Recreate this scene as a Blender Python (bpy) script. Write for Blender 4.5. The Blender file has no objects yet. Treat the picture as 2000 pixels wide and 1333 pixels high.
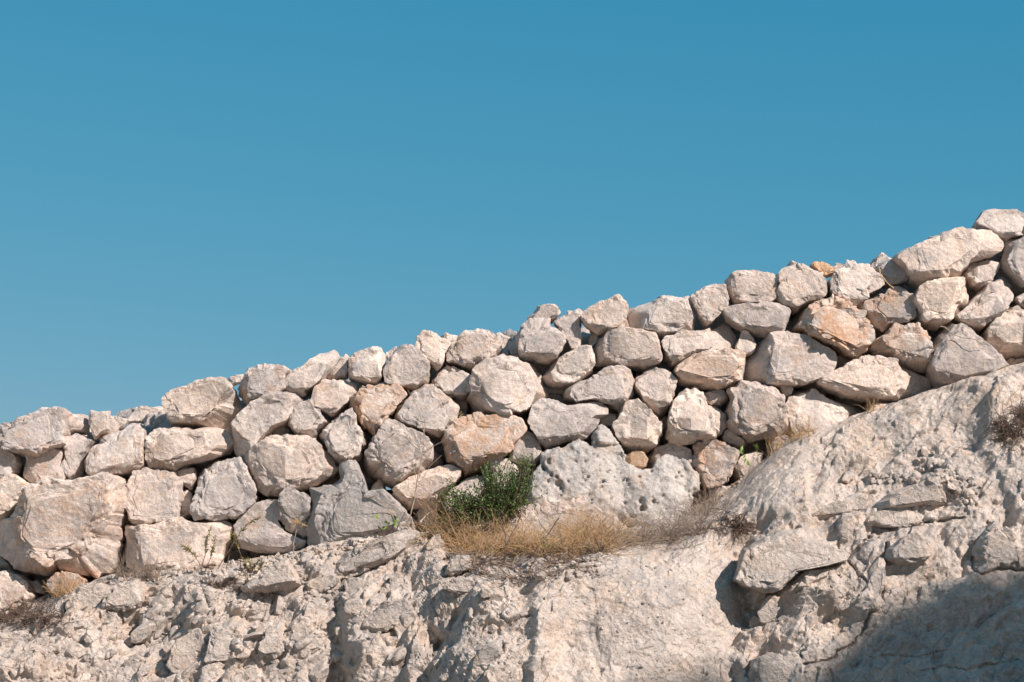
import bpy, math, random
import numpy as np
from mathutils import Vector
from mathutils.bvhtree import BVHTree

# ------------------------------------------------------------------ camera, sky, sun, exposure
SC = bpy.context.scene
COL = SC.collection
PITCH = math.radians(9.0)
CAM_Y = -15.0
TANH = 0.2192                       # tangent of half the horizontal field of view
cam_data = bpy.data.cameras.new('camera')
cam_data.sensor_width = 36.0
cam_data.lens = 18.0 / TANH
cam_data.clip_end = 2000.0
cam = bpy.data.objects.new('camera', cam_data)
cam.location = (0.0, CAM_Y, 0.0)
cam.rotation_euler = (math.pi / 2 + PITCH, 0.0, 0.0)
COL.objects.link(cam)
SC.camera = cam

SUN_AZ = math.radians(47.0)         # to the right of the direction back to the camera
SUN_EL = math.radians(36.0)
SUN_DIR = np.array([math.sin(SUN_AZ) * math.cos(SUN_EL), -math.cos(SUN_AZ) * math.cos(SUN_EL), math.sin(SUN_EL)])

world = bpy.data.worlds.new('World')
SC.world = world
world.use_nodes = True
wn = world.node_tree.nodes
wl = world.node_tree.links
wn.clear()
w_out = wn.new('ShaderNodeOutputWorld')
w_bg = wn.new('ShaderNodeBackground')
w_sky = wn.new('ShaderNodeTexSky')
w_sky.sky_type = 'NISHITA'
w_sky.sun_disc = False
w_sky.sun_elevation = SUN_EL
w_sky.sun_rotation = math.pi - SUN_AZ
w_sky.altitude = 0.0
w_sky.air_density = 1.0
w_sky.dust_density = 0.8
w_sky.ozone_density = 1.6
# the photograph's sky is graded towards teal: one power and one gain per channel, the same over the whole sky
w_sep = wn.new('ShaderNodeSeparateColor')
w_com = wn.new('ShaderNodeCombineColor')
wl.new(w_sky.outputs['Color'], w_sep.inputs[0])
w_ch = []
for k, (ref, power, gain) in enumerate([(1.755, 1.75, 0.350), (2.79, 0.58, 1.99), (4.43, 0.40, 3.33)]):
    a = wn.new('ShaderNodeMath')
    a.operation = 'DIVIDE'
    a.inputs[1].default_value = ref
    p = wn.new('ShaderNodeMath')
    p.operation = 'POWER'
    p.inputs[1].default_value = power
    g = wn.new('ShaderNodeMath')
    g.operation = 'MULTIPLY'
    g.inputs[1].default_value = gain
    wl.new(w_sep.outputs[k], a.inputs[0])
    wl.new(a.outputs[0], p.inputs[0])
    wl.new(p.outputs[0], g.inputs[0])
    w_ch.append(g)
w_min = wn.new('ShaderNodeMath')
w_min.operation = 'MINIMUM'
wl.new(w_ch[0].outputs[0], w_min.inputs[0])
wl.new(w_ch[1].outputs[0], w_min.inputs[1])
wl.new(w_min.outputs[0], w_com.inputs[0])
wl.new(w_ch[1].outputs[0], w_com.inputs[1])
wl.new(w_ch[2].outputs[0], w_com.inputs[2])
wl.new(w_com.outputs[0], w_bg.inputs['Color'])
w_bg.inputs['Strength'].default_value = 0.10
wl.new(w_bg.outputs['Background'], w_out.inputs['Surface'])

sun_data = bpy.data.lights.new('sun', 'SUN')
sun_data.energy = 5.0
sun_data.angle = math.radians(0.55)
sun_data.color = (1.0, 0.90, 0.835)
sun = bpy.data.objects.new('sun', sun_data)
sun.rotation_euler = Vector(-SUN_DIR).to_track_quat('-Z', 'Y').to_euler()
sun.location = (8, -8, 14)
COL.objects.link(sun)

SC.view_settings.view_transform = 'Standard'
SC.view_settings.look = 'None'
SC.view_settings.exposure = 0.46
SC.view_settings.gamma = 1.0
SC.view_settings.use_curve_mapping = False

# ------------------------------------------------------------------ measuring helpers
CP, SP = math.cos(PITCH), math.sin(PITCH)


def ray(px, py):
    """direction through a spot measured on the photograph (2000 x 1333)"""
    u = (px - 1000.0) / 1000.0 * TANH
    v = -(py - 666.5) / 1000.0 * TANH
    return np.array([u, CP - v * SP, SP + v * CP])


def at(px, py, y):
    d = ray(px, py)
    t = (y - CAM_Y) / d[1]
    return np.array([d[0] * t, y, d[2] * t])


# ------------------------------------------------------------------ noise
_r = np.random.RandomState(11)
PERM = np.concatenate([_r.permutation(256)] * 3).astype(np.int64)
_g = _r.normal(size=(256, 3))
GRAD = _g / np.linalg.norm(_g, axis=1)[:, None]
RND = _r.rand(256, 8)


def pnoise(P):
    i = np.floor(P).astype(np.int64)
    f = P - i
    i &= 255
    u = f * f * f * (f * (f * 6 - 15) + 10)
    out = np.zeros(len(P))
    for dx in (0, 1):
        wx = u[:, 0] if dx else 1 - u[:, 0]
        hx = PERM[i[:, 0] + dx]
        for dy in (0, 1):
            wy = wx * (u[:, 1] if dy else 1 - u[:, 1])
            hy = PERM[hx + i[:, 1] + dy]
            for dz in (0, 1):
                w = wy * (u[:, 2] if dz else 1 - u[:, 2])
                g = GRAD[PERM[hy + i[:, 2] + dz]]
                out += w * (g[:, 0] * (f[:, 0] - dx) + g[:, 1] * (f[:, 1] - dy) + g[:, 2] * (f[:, 2] - dz))
    return out * 1.6


def fbm(P, octaves=4, gain=0.5):
    out = np.zeros(len(P))
    a = 1.0
    for k in range(octaves):
        out += a * pnoise(P * (2.03 ** k) + 17.3 * k)
        a *= gain
    return out


def chips(P, tilt=1.0, step=0.5, k=26.0):
    """broken-rock relief: every cell of a scattered pattern is a little tilted plane, blended over a narrow seam;
    also returns the distance to the cell edges"""
    i = np.floor(P).astype(np.int64)
    f = P - i
    n = len(P)
    b1 = np.full(n, 9.0)
    b2 = np.full(n, 9.0)
    num = np.zeros(n)
    den = np.full(n, 1e-30)
    for dx in (-1, 0, 1):
        hx = PERM[(i[:, 0] + dx) & 255]
        for dy in (-1, 0, 1):
            hy = PERM[hx + ((i[:, 1] + dy) & 255)]
            for dz in (-1, 0, 1):
                R = RND[PERM[hy + ((i[:, 2] + dz) & 255)]]
                qx = f[:, 0] - dx - R[:, 0]
                qy = f[:, 1] - dy - R[:, 1]
                qz = f[:, 2] - dz - R[:, 2]
                d = np.sqrt(qx * qx + qy * qy + qz * qz)
                v = ((R[:, 3] - .5) * qx + (R[:, 4] - .5) * qy + (R[:, 5] - .5) * qz) * 2 * tilt + (R[:, 6] - .5) * step
                w = np.exp(-k * d)
                num += w * v
                den += w
                near = d < b1
                b2 = np.where(near, b1, np.minimum(b2, d))
                b1 = np.where(near, d, b1)
    return num / den, b2 - b1


_q = _r.normal(size=(256, 3, 3))
_ax = np.zeros((256, 3, 3))
_ax[:, 0] = _q[:, 0] / np.linalg.norm(_q[:, 0], axis=1)[:, None]
_t = _q[:, 1] - (_q[:, 1] * _ax[:, 0]).sum(1)[:, None] * _ax[:, 0]
_ax[:, 1] = _t / np.linalg.norm(_t, axis=1)[:, None]
_ax[:, 2] = np.cross(_ax[:, 0], _ax[:, 1])
_ax *= _r.uniform(.7, 1.45, (256, 3))[:, :, None]


def blocks(P, slope=1.7, tilt=.9, flat=.62):
    """angular fragments set close together: flat tilted tops, straight sides, sharp edges and sharp creases"""
    i = np.floor(P).astype(np.int64)
    f = P - i
    out = np.full(len(P), -9.0)
    for dx in (-1, 0, 1):
        hx = PERM[(i[:, 0] + dx) & 255]
        for dy in (-1, 0, 1):
            hy = PERM[hx + ((i[:, 1] + dy) & 255)]
            for dz in (-1, 0, 1):
                k = PERM[hy + ((i[:, 2] + dz) & 255)]
                R = RND[k]
                A = _ax[k]
                qx = f[:, 0] - dx - R[:, 0]
                qy = f[:, 1] - dy - R[:, 1]
                qz = f[:, 2] - dz - R[:, 2]
                L = np.abs(A[:, 0, 0] * qx + A[:, 0, 1] * qy + A[:, 0, 2] * qz)
                L = np.maximum(L, np.abs(A[:, 1, 0] * qx + A[:, 1, 1] * qy + A[:, 1, 2] * qz))
                L = np.maximum(L, np.abs(A[:, 2, 0] * qx + A[:, 2, 1] * qy + A[:, 2, 2] * qz))
                o = (R[:, 6] - .5) * .6
                top = o + ((R[:, 3] - .5) * qx + (R[:, 4] - .5) * qy + (R[:, 5] - .5) * qz) * 2 * tilt
                out = np.maximum(out, np.minimum(o + flat - slope * L, top))
    return out


# ------------------------------------------------------------------ object helpers
def mesh_from(name, V, F, mat, smooth=True, crisp=None):
    """V (n,3); F (m,3) or (m,4) integer array, or a list of such arrays"""
    me = bpy.data.meshes.new(name)
    Fs = F if isinstance(F, list) else [F]
    Fs = [np.asarray(f) for f in Fs if len(f)]
    me.vertices.add(len(V))
    me.vertices.foreach_set('co', np.asarray(V, dtype=np.float32).ravel())
    nl = sum(f.size for f in Fs)
    nf = sum(len(f) for f in Fs)
    me.loops.add(nl)
    me.polygons.add(nf)
    me.loops.foreach_set('vertex_index', np.concatenate([f.ravel() for f in Fs]).astype(np.int32))
    tot = np.concatenate([np.full(len(f), f.shape[1]) for f in Fs])
    start = np.concatenate([[0], np.cumsum(tot)[:-1]])
    me.polygons.foreach_set('loop_start', start.astype(np.int32))
    me.polygons.foreach_set('loop_total', tot.astype(np.int32))
    me.polygons.foreach_set('use_smooth', np.full(nf, smooth))
    me.update(calc_edges=True)
    me.validate()
    if crisp:
        me.set_sharp_from_angle(angle=math.radians(crisp))
    me.materials.append(mat)
    return me


def link(name, me, loc=(0, 0, 0), parent=None):
    o = bpy.data.objects.new(name, me)
    COL.objects.link(o)
    if parent is not None:
        o.parent = parent
        o.location = Vector(loc) - parent.location
    else:
        o.location = loc
    return o


def tag(o, label=None, category=None, group=None, kind=None):
    for k, v in (('label', label), ('category', category), ('group', group), ('kind', kind)):
        if v:
            o[k] = v
    return o


# ------------------------------------------------------------------ materials
def nodes_of(name):
    m = bpy.data.materials.new(name)
    m.use_nodes = True
    nt = m.node_tree
    return m, nt.nodes, nt.links, nt.nodes['Principled BSDF']


def mixer(N, L, fac, a, b, mode='MIX'):
    n = N.new('ShaderNodeMix')
    n.data_type = 'RGBA'
    n.blend_type = mode
    for sock, v in ((n.inputs[0], fac), (n.inputs[6], a), (n.inputs[7], b)):
        if hasattr(v, 'links'):
            L.new(v, sock)
        elif isinstance(v, tuple):
            sock.default_value = v + (1.0,)
        else:
            sock.default_value = v
    return n.outputs[2]


def math_node(N, L, op, a, b=0.0, clamp=False):
    n = N.new('ShaderNodeMath')
    n.operation = op
    n.use_clamp = clamp
    for sock, v in ((n.inputs[0], a), (n.inputs[1], b)):
        if hasattr(v, 'links'):
            L.new(v, sock)
        else:
            sock.default_value = v
    return n.outputs[0]


def noise_tex(N, L, vec, scale, detail=6.0, rough=0.6, distort=0.0):
    n = N.new('ShaderNodeTexNoise')
    n.inputs['Scale'].default_value = scale
    n.inputs['Detail'].default_value = detail
    n.inputs['Roughness'].default_value = rough
    n.inputs['Distortion'].default_value = distort
    L.new(vec, n.inputs['Vector'])
    return n.outputs['Fac']


def ramp(N, L, fac, lo, hi, a=0.0, b=1.0):
    n = N.new('ShaderNodeMapRange')
    n.interpolation_type = 'SMOOTHSTEP'
    n.inputs['From Min'].default_value = lo
    n.inputs['From Max'].default_value = hi
    n.inputs['To Min'].default_value = a
    n.inputs['To Max'].default_value = b
    L.new(fac, n.inputs['Value'])
    return n.outputs['Result']


def obj_attr(N, name):
    n = N.new('ShaderNodeAttribute')
    n.attribute_type = 'OBJECT'
    n.attribute_name = name
    return n.outputs['Fac']


def limestone(name, light, dark, rust, per_stone=True, bump=1.0, rust_amount=0.5, pits=0.3):
    m, N, L, bsdf = nodes_of(name)
    geo = N.new('ShaderNodeNewGeometry').outputs['Position']
    big = noise_tex(N, L, geo, 2.6, 5, 0.6, 0.4)
    mid = noise_tex(N, L, geo, 11.0, 7, 0.68, 0.6)
    fine = noise_tex(N, L, geo, 70.0, 6, 0.7)
    speck = noise_tex(N, L, geo, 34.0, 4, 0.65, 0.3)
    tone = ramp(N, L, math_node(N, L, 'ADD', math_node(N, L, 'MULTIPLY', big, 0.45), math_node(N, L, 'MULTIPLY', mid, 0.55)), 0.38, 0.60)
    if per_stone:
        g = math_node(N, L, 'SUBTRACT', obj_attr(N, 'grey'), 0.5)
        tone = math_node(N, L, 'SUBTRACT', tone, g, True)
    col = mixer(N, L, tone, dark, light)
    if per_stone:
        oi = N.new('ShaderNodeObjectInfo').outputs['Random']
        col = mixer(N, L, 1.0, col, mixer(N, L, oi, (0.80, 0.815, 0.84), (1.12, 1.10, 1.07)), 'MULTIPLY')
        hue = N.new('ShaderNodeMath')
        hue.operation = 'FRACT'
        L.new(math_node(N, L, 'MULTIPLY', oi, 7.31), hue.inputs[0])
        col = mixer(N, L, 1.0, col, mixer(N, L, hue.outputs[0], (1.035, 0.985, 0.94), (0.97, 0.985, 1.0)), 'MULTIPLY')
        # grey weathering and dull brown soil film in broad soft-edged patches
        col = mixer(N, L, ramp(N, L, noise_tex(N, L, geo, 3.7, 6, 0.68, 0.9), 0.49, 0.68, 0.0, 0.72), col, (0.335, 0.31, 0.295))
        col = mixer(N, L, ramp(N, L, noise_tex(N, L, geo, 6.3, 5, 0.66, 0.7), 0.52, 0.70, 0.0, 0.62), col, (0.50, 0.36, 0.26))
    # chalky pale flecks and grey lichen flecks
    col = mixer(N, L, ramp(N, L, speck, 0.56, 0.72, 0.0, 0.55), col, (0.70, 0.66, 0.62))
    col = mixer(N, L, ramp(N, L, noise_tex(N, L, geo, 21.0, 6, 0.7, 0.2), 0.56, 0.70, 0.0, 0.42), col, (0.33, 0.31, 0.29))
    if not per_stone:
        col = mixer(N, L, ramp(N, L, noise_tex(N, L, geo, 5.2, 5, 0.62, 0.8), 0.47, 0.64, 0.0, 0.65), col, (0.58, 0.455, 0.36))
        col = mixer(N, L, ramp(N, L, noise_tex(N, L, geo, 3.4, 6, 0.66, 0.5), 0.55, 0.70, 0.0, 0.42), col, (0.42, 0.39, 0.37))
    # iron stain
    st_n = noise_tex(N, L, geo, 4.5, 7, 0.66, 1.2)
    st_f = noise_tex(N, L, geo, 24.0, 5, 0.7, 0.5)
    st = math_node(N, L, 'ADD', math_node(N, L, 'MULTIPLY', st_n, 0.68), math_node(N, L, 'MULTIPLY', st_f, 0.32))
    if per_stone:
        amt = obj_attr(N, 'rust')
        lo = math_node(N, L, 'SUBTRACT', 0.645, math_node(N, L, 'MULTIPLY', amt, 0.265))
        d = math_node(N, L, 'MULTIPLY', math_node(N, L, 'SUBTRACT', st, lo), 5.5, True)
        d = math_node(N, L, 'MULTIPLY', d, math_node(N, L, 'ADD', math_node(N, L, 'MULTIPLY', amt, 0.58), 0.34), True)
    else:
        d = ramp(N, L, st, 0.66 - 0.14 * rust_amount, 0.80 - 0.14 * rust_amount, 0.0, 0.75)
    rcol = mixer(N, L, st_f, tuple(c * 0.72 for c in rust), rust)
    col = mixer(N, L, d, col, rcol)
    # fine grain
    col = mixer(N, L, 1.0, col, mixer(N, L, ramp(N, L, fine, 0.3, 0.7), (0.86, 0.86, 0.86), (1.1, 1.1, 1.1)), 'MULTIPLY')
    L.new(col, bsdf.inputs['Base Color'])
    bsdf.inputs['Roughness'].default_value = 0.93
    bsdf.inputs['Specular IOR Level'].default_value = 0.18
    # fine relief
    b1 = N.new('ShaderNodeBump')
    b1.inputs['Strength'].default_value = 0.80 * bump
    b1.inputs['Distance'].default_value = 0.020
    hsum = math_node(N, L, 'ADD', noise_tex(N, L, geo, 42.0, 8, 0.72, 0.4), math_node(N, L, 'MULTIPLY', noise_tex(N, L, geo, 110.0, 4, 0.7), 0.5))
    rdg = N.new('ShaderNodeTexNoise')
    rdg.noise_type = 'RIDGED_MULTIFRACTAL'
    rdg.inputs['Scale'].default_value = 16.0
    rdg.inputs['Detail'].default_value = 6.0
    rdg.inputs['Roughness'].default_value = 0.62
    rdg.inputs['Distortion'].default_value = 0.5
    L.new(geo, rdg.inputs['Vector'])
    hsum = math_node(N, L, 'SUBTRACT', hsum, math_node(N, L, 'MULTIPLY', rdg.outputs['Fac'], 0.16))
    vc = N.new('ShaderNodeTexVoronoi')
    vc.inputs['Scale'].default_value = 30.0
    vc.inputs['Randomness'].default_value = 1.0
    L.new(geo, vc.inputs['Vector'])
    hsum = math_node(N, L, 'ADD', hsum, math_node(N, L, 'MULTIPLY', vc.outputs['Distance'], 0.55))
    L.new(hsum, b1.inputs['Height'])
    vor = N.new('ShaderNodeTexVoronoi')
    vor.feature = 'DISTANCE_TO_EDGE'
    vor.inputs['Scale'].default_value = 9.0
    warp = N.new('ShaderNodeVectorMath')
    warp.operation = 'ADD'
    wn_ = N.new('ShaderNodeTexNoise')
    wn_.inputs['Scale'].default_value = 7.0
    wn_.inputs['Detail'].default_value = 4.0
    L.new(geo, wn_.inputs['Vector'])
    sc = N.new('ShaderNodeVectorMath')
    sc.operation = 'SCALE'
    sc.inputs['Scale'].default_value = 0.22
    L.new(wn_.outputs['Color'], sc.inputs[0])
    L.new(geo, warp.inputs[0])
    L.new(sc.outputs[0], warp.inputs[1])
    L.new(warp.outputs[0], vor.inputs['Vector'])
    crack = ramp(N, L, vor.outputs['Distance'], 0.0, 0.05)
    b2 = N.new('ShaderNodeBump')
    b2.inputs['Strength'].default_value = 0.5 * pits
    b2.inputs['Distance'].default_value = 0.02
    L.new(crack, b2.inputs['Height'])
    L.new(b1.outputs['Normal'], b2.inputs['Normal'])
    L.new(b2.outputs['Normal'], bsdf.inputs['Normal'])
    return m


def plant_mat(name, a, b, scale=30.0, rough=0.7, trans=0.0):
    m, N, L, bsdf = nodes_of(name)
    geo = N.new('ShaderNodeNewGeometry').outputs['Position']
    f = ramp(N, L, noise_tex(N, L, geo, scale, 3, 0.6), 0.33, 0.67)
    L.new(mixer(N, L, f, a, b), bsdf.inputs['Base Color'])
    bsdf.inputs['Roughness'].default_value = rough
    bsdf.inputs['Specular IOR Level'].default_value = 0.3
    return m


M_STONE = limestone('wall_limestone', (0.67, 0.572, 0.508), (0.42, 0.365, 0.33), (0.55, 0.30, 0.16), bump=0.72)
M_PALE = limestone('pale_grey_limestone', (0.60, 0.55, 0.505), (0.44, 0.405, 0.375), (0.53, 0.33, 0.20))
M_GREY = limestone('grey_weathered_limestone', (0.52, 0.475, 0.44), (0.38, 0.355, 0.335), (0.50, 0.33, 0.22))
M_TAN = limestone('tan_limestone', (0.66, 0.45, 0.30), (0.56, 0.36, 0.23), (0.60, 0.36, 0.20))
M_ROCK = limestone('outcrop_limestone', (0.635, 0.54, 0.468), (0.42, 0.365, 0.325), (0.53, 0.315, 0.18), per_stone=False, rust_amount=0.40, bump=1.1, pits=0.8)
M_STRAW = plant_mat('straw', (0.40, 0.245, 0.12), (0.68, 0.47, 0.26), 35.0)
M_DEAD = plant_mat('dead_twigs', (0.085, 0.055, 0.042), (0.20, 0.14, 0.105), 25.0)
M_GREYTWIG = plant_mat('grey_twigs', (0.24, 0.18, 0.14), (0.40, 0.31, 0.24), 25.0)
M_LEAF = plant_mat('shrub_leaf', (0.035, 0.075, 0.018), (0.12, 0.18, 0.05), 60.0, 0.40)
M_OLIVE = plant_mat('olive_leaf', (0.13, 0.12, 0.035), (0.24, 0.19, 0.07), 45.0, 0.55)
M_FRESH = plant_mat('fresh_leaf', (0.08, 0.17, 0.02), (0.20, 0.30, 0.05), 40.0, 0.45)
M_SOIL = plant_mat('brown_soil', (0.20, 0.14, 0.10), (0.40, 0.30, 0.22), 18.0, 0.95)
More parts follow.
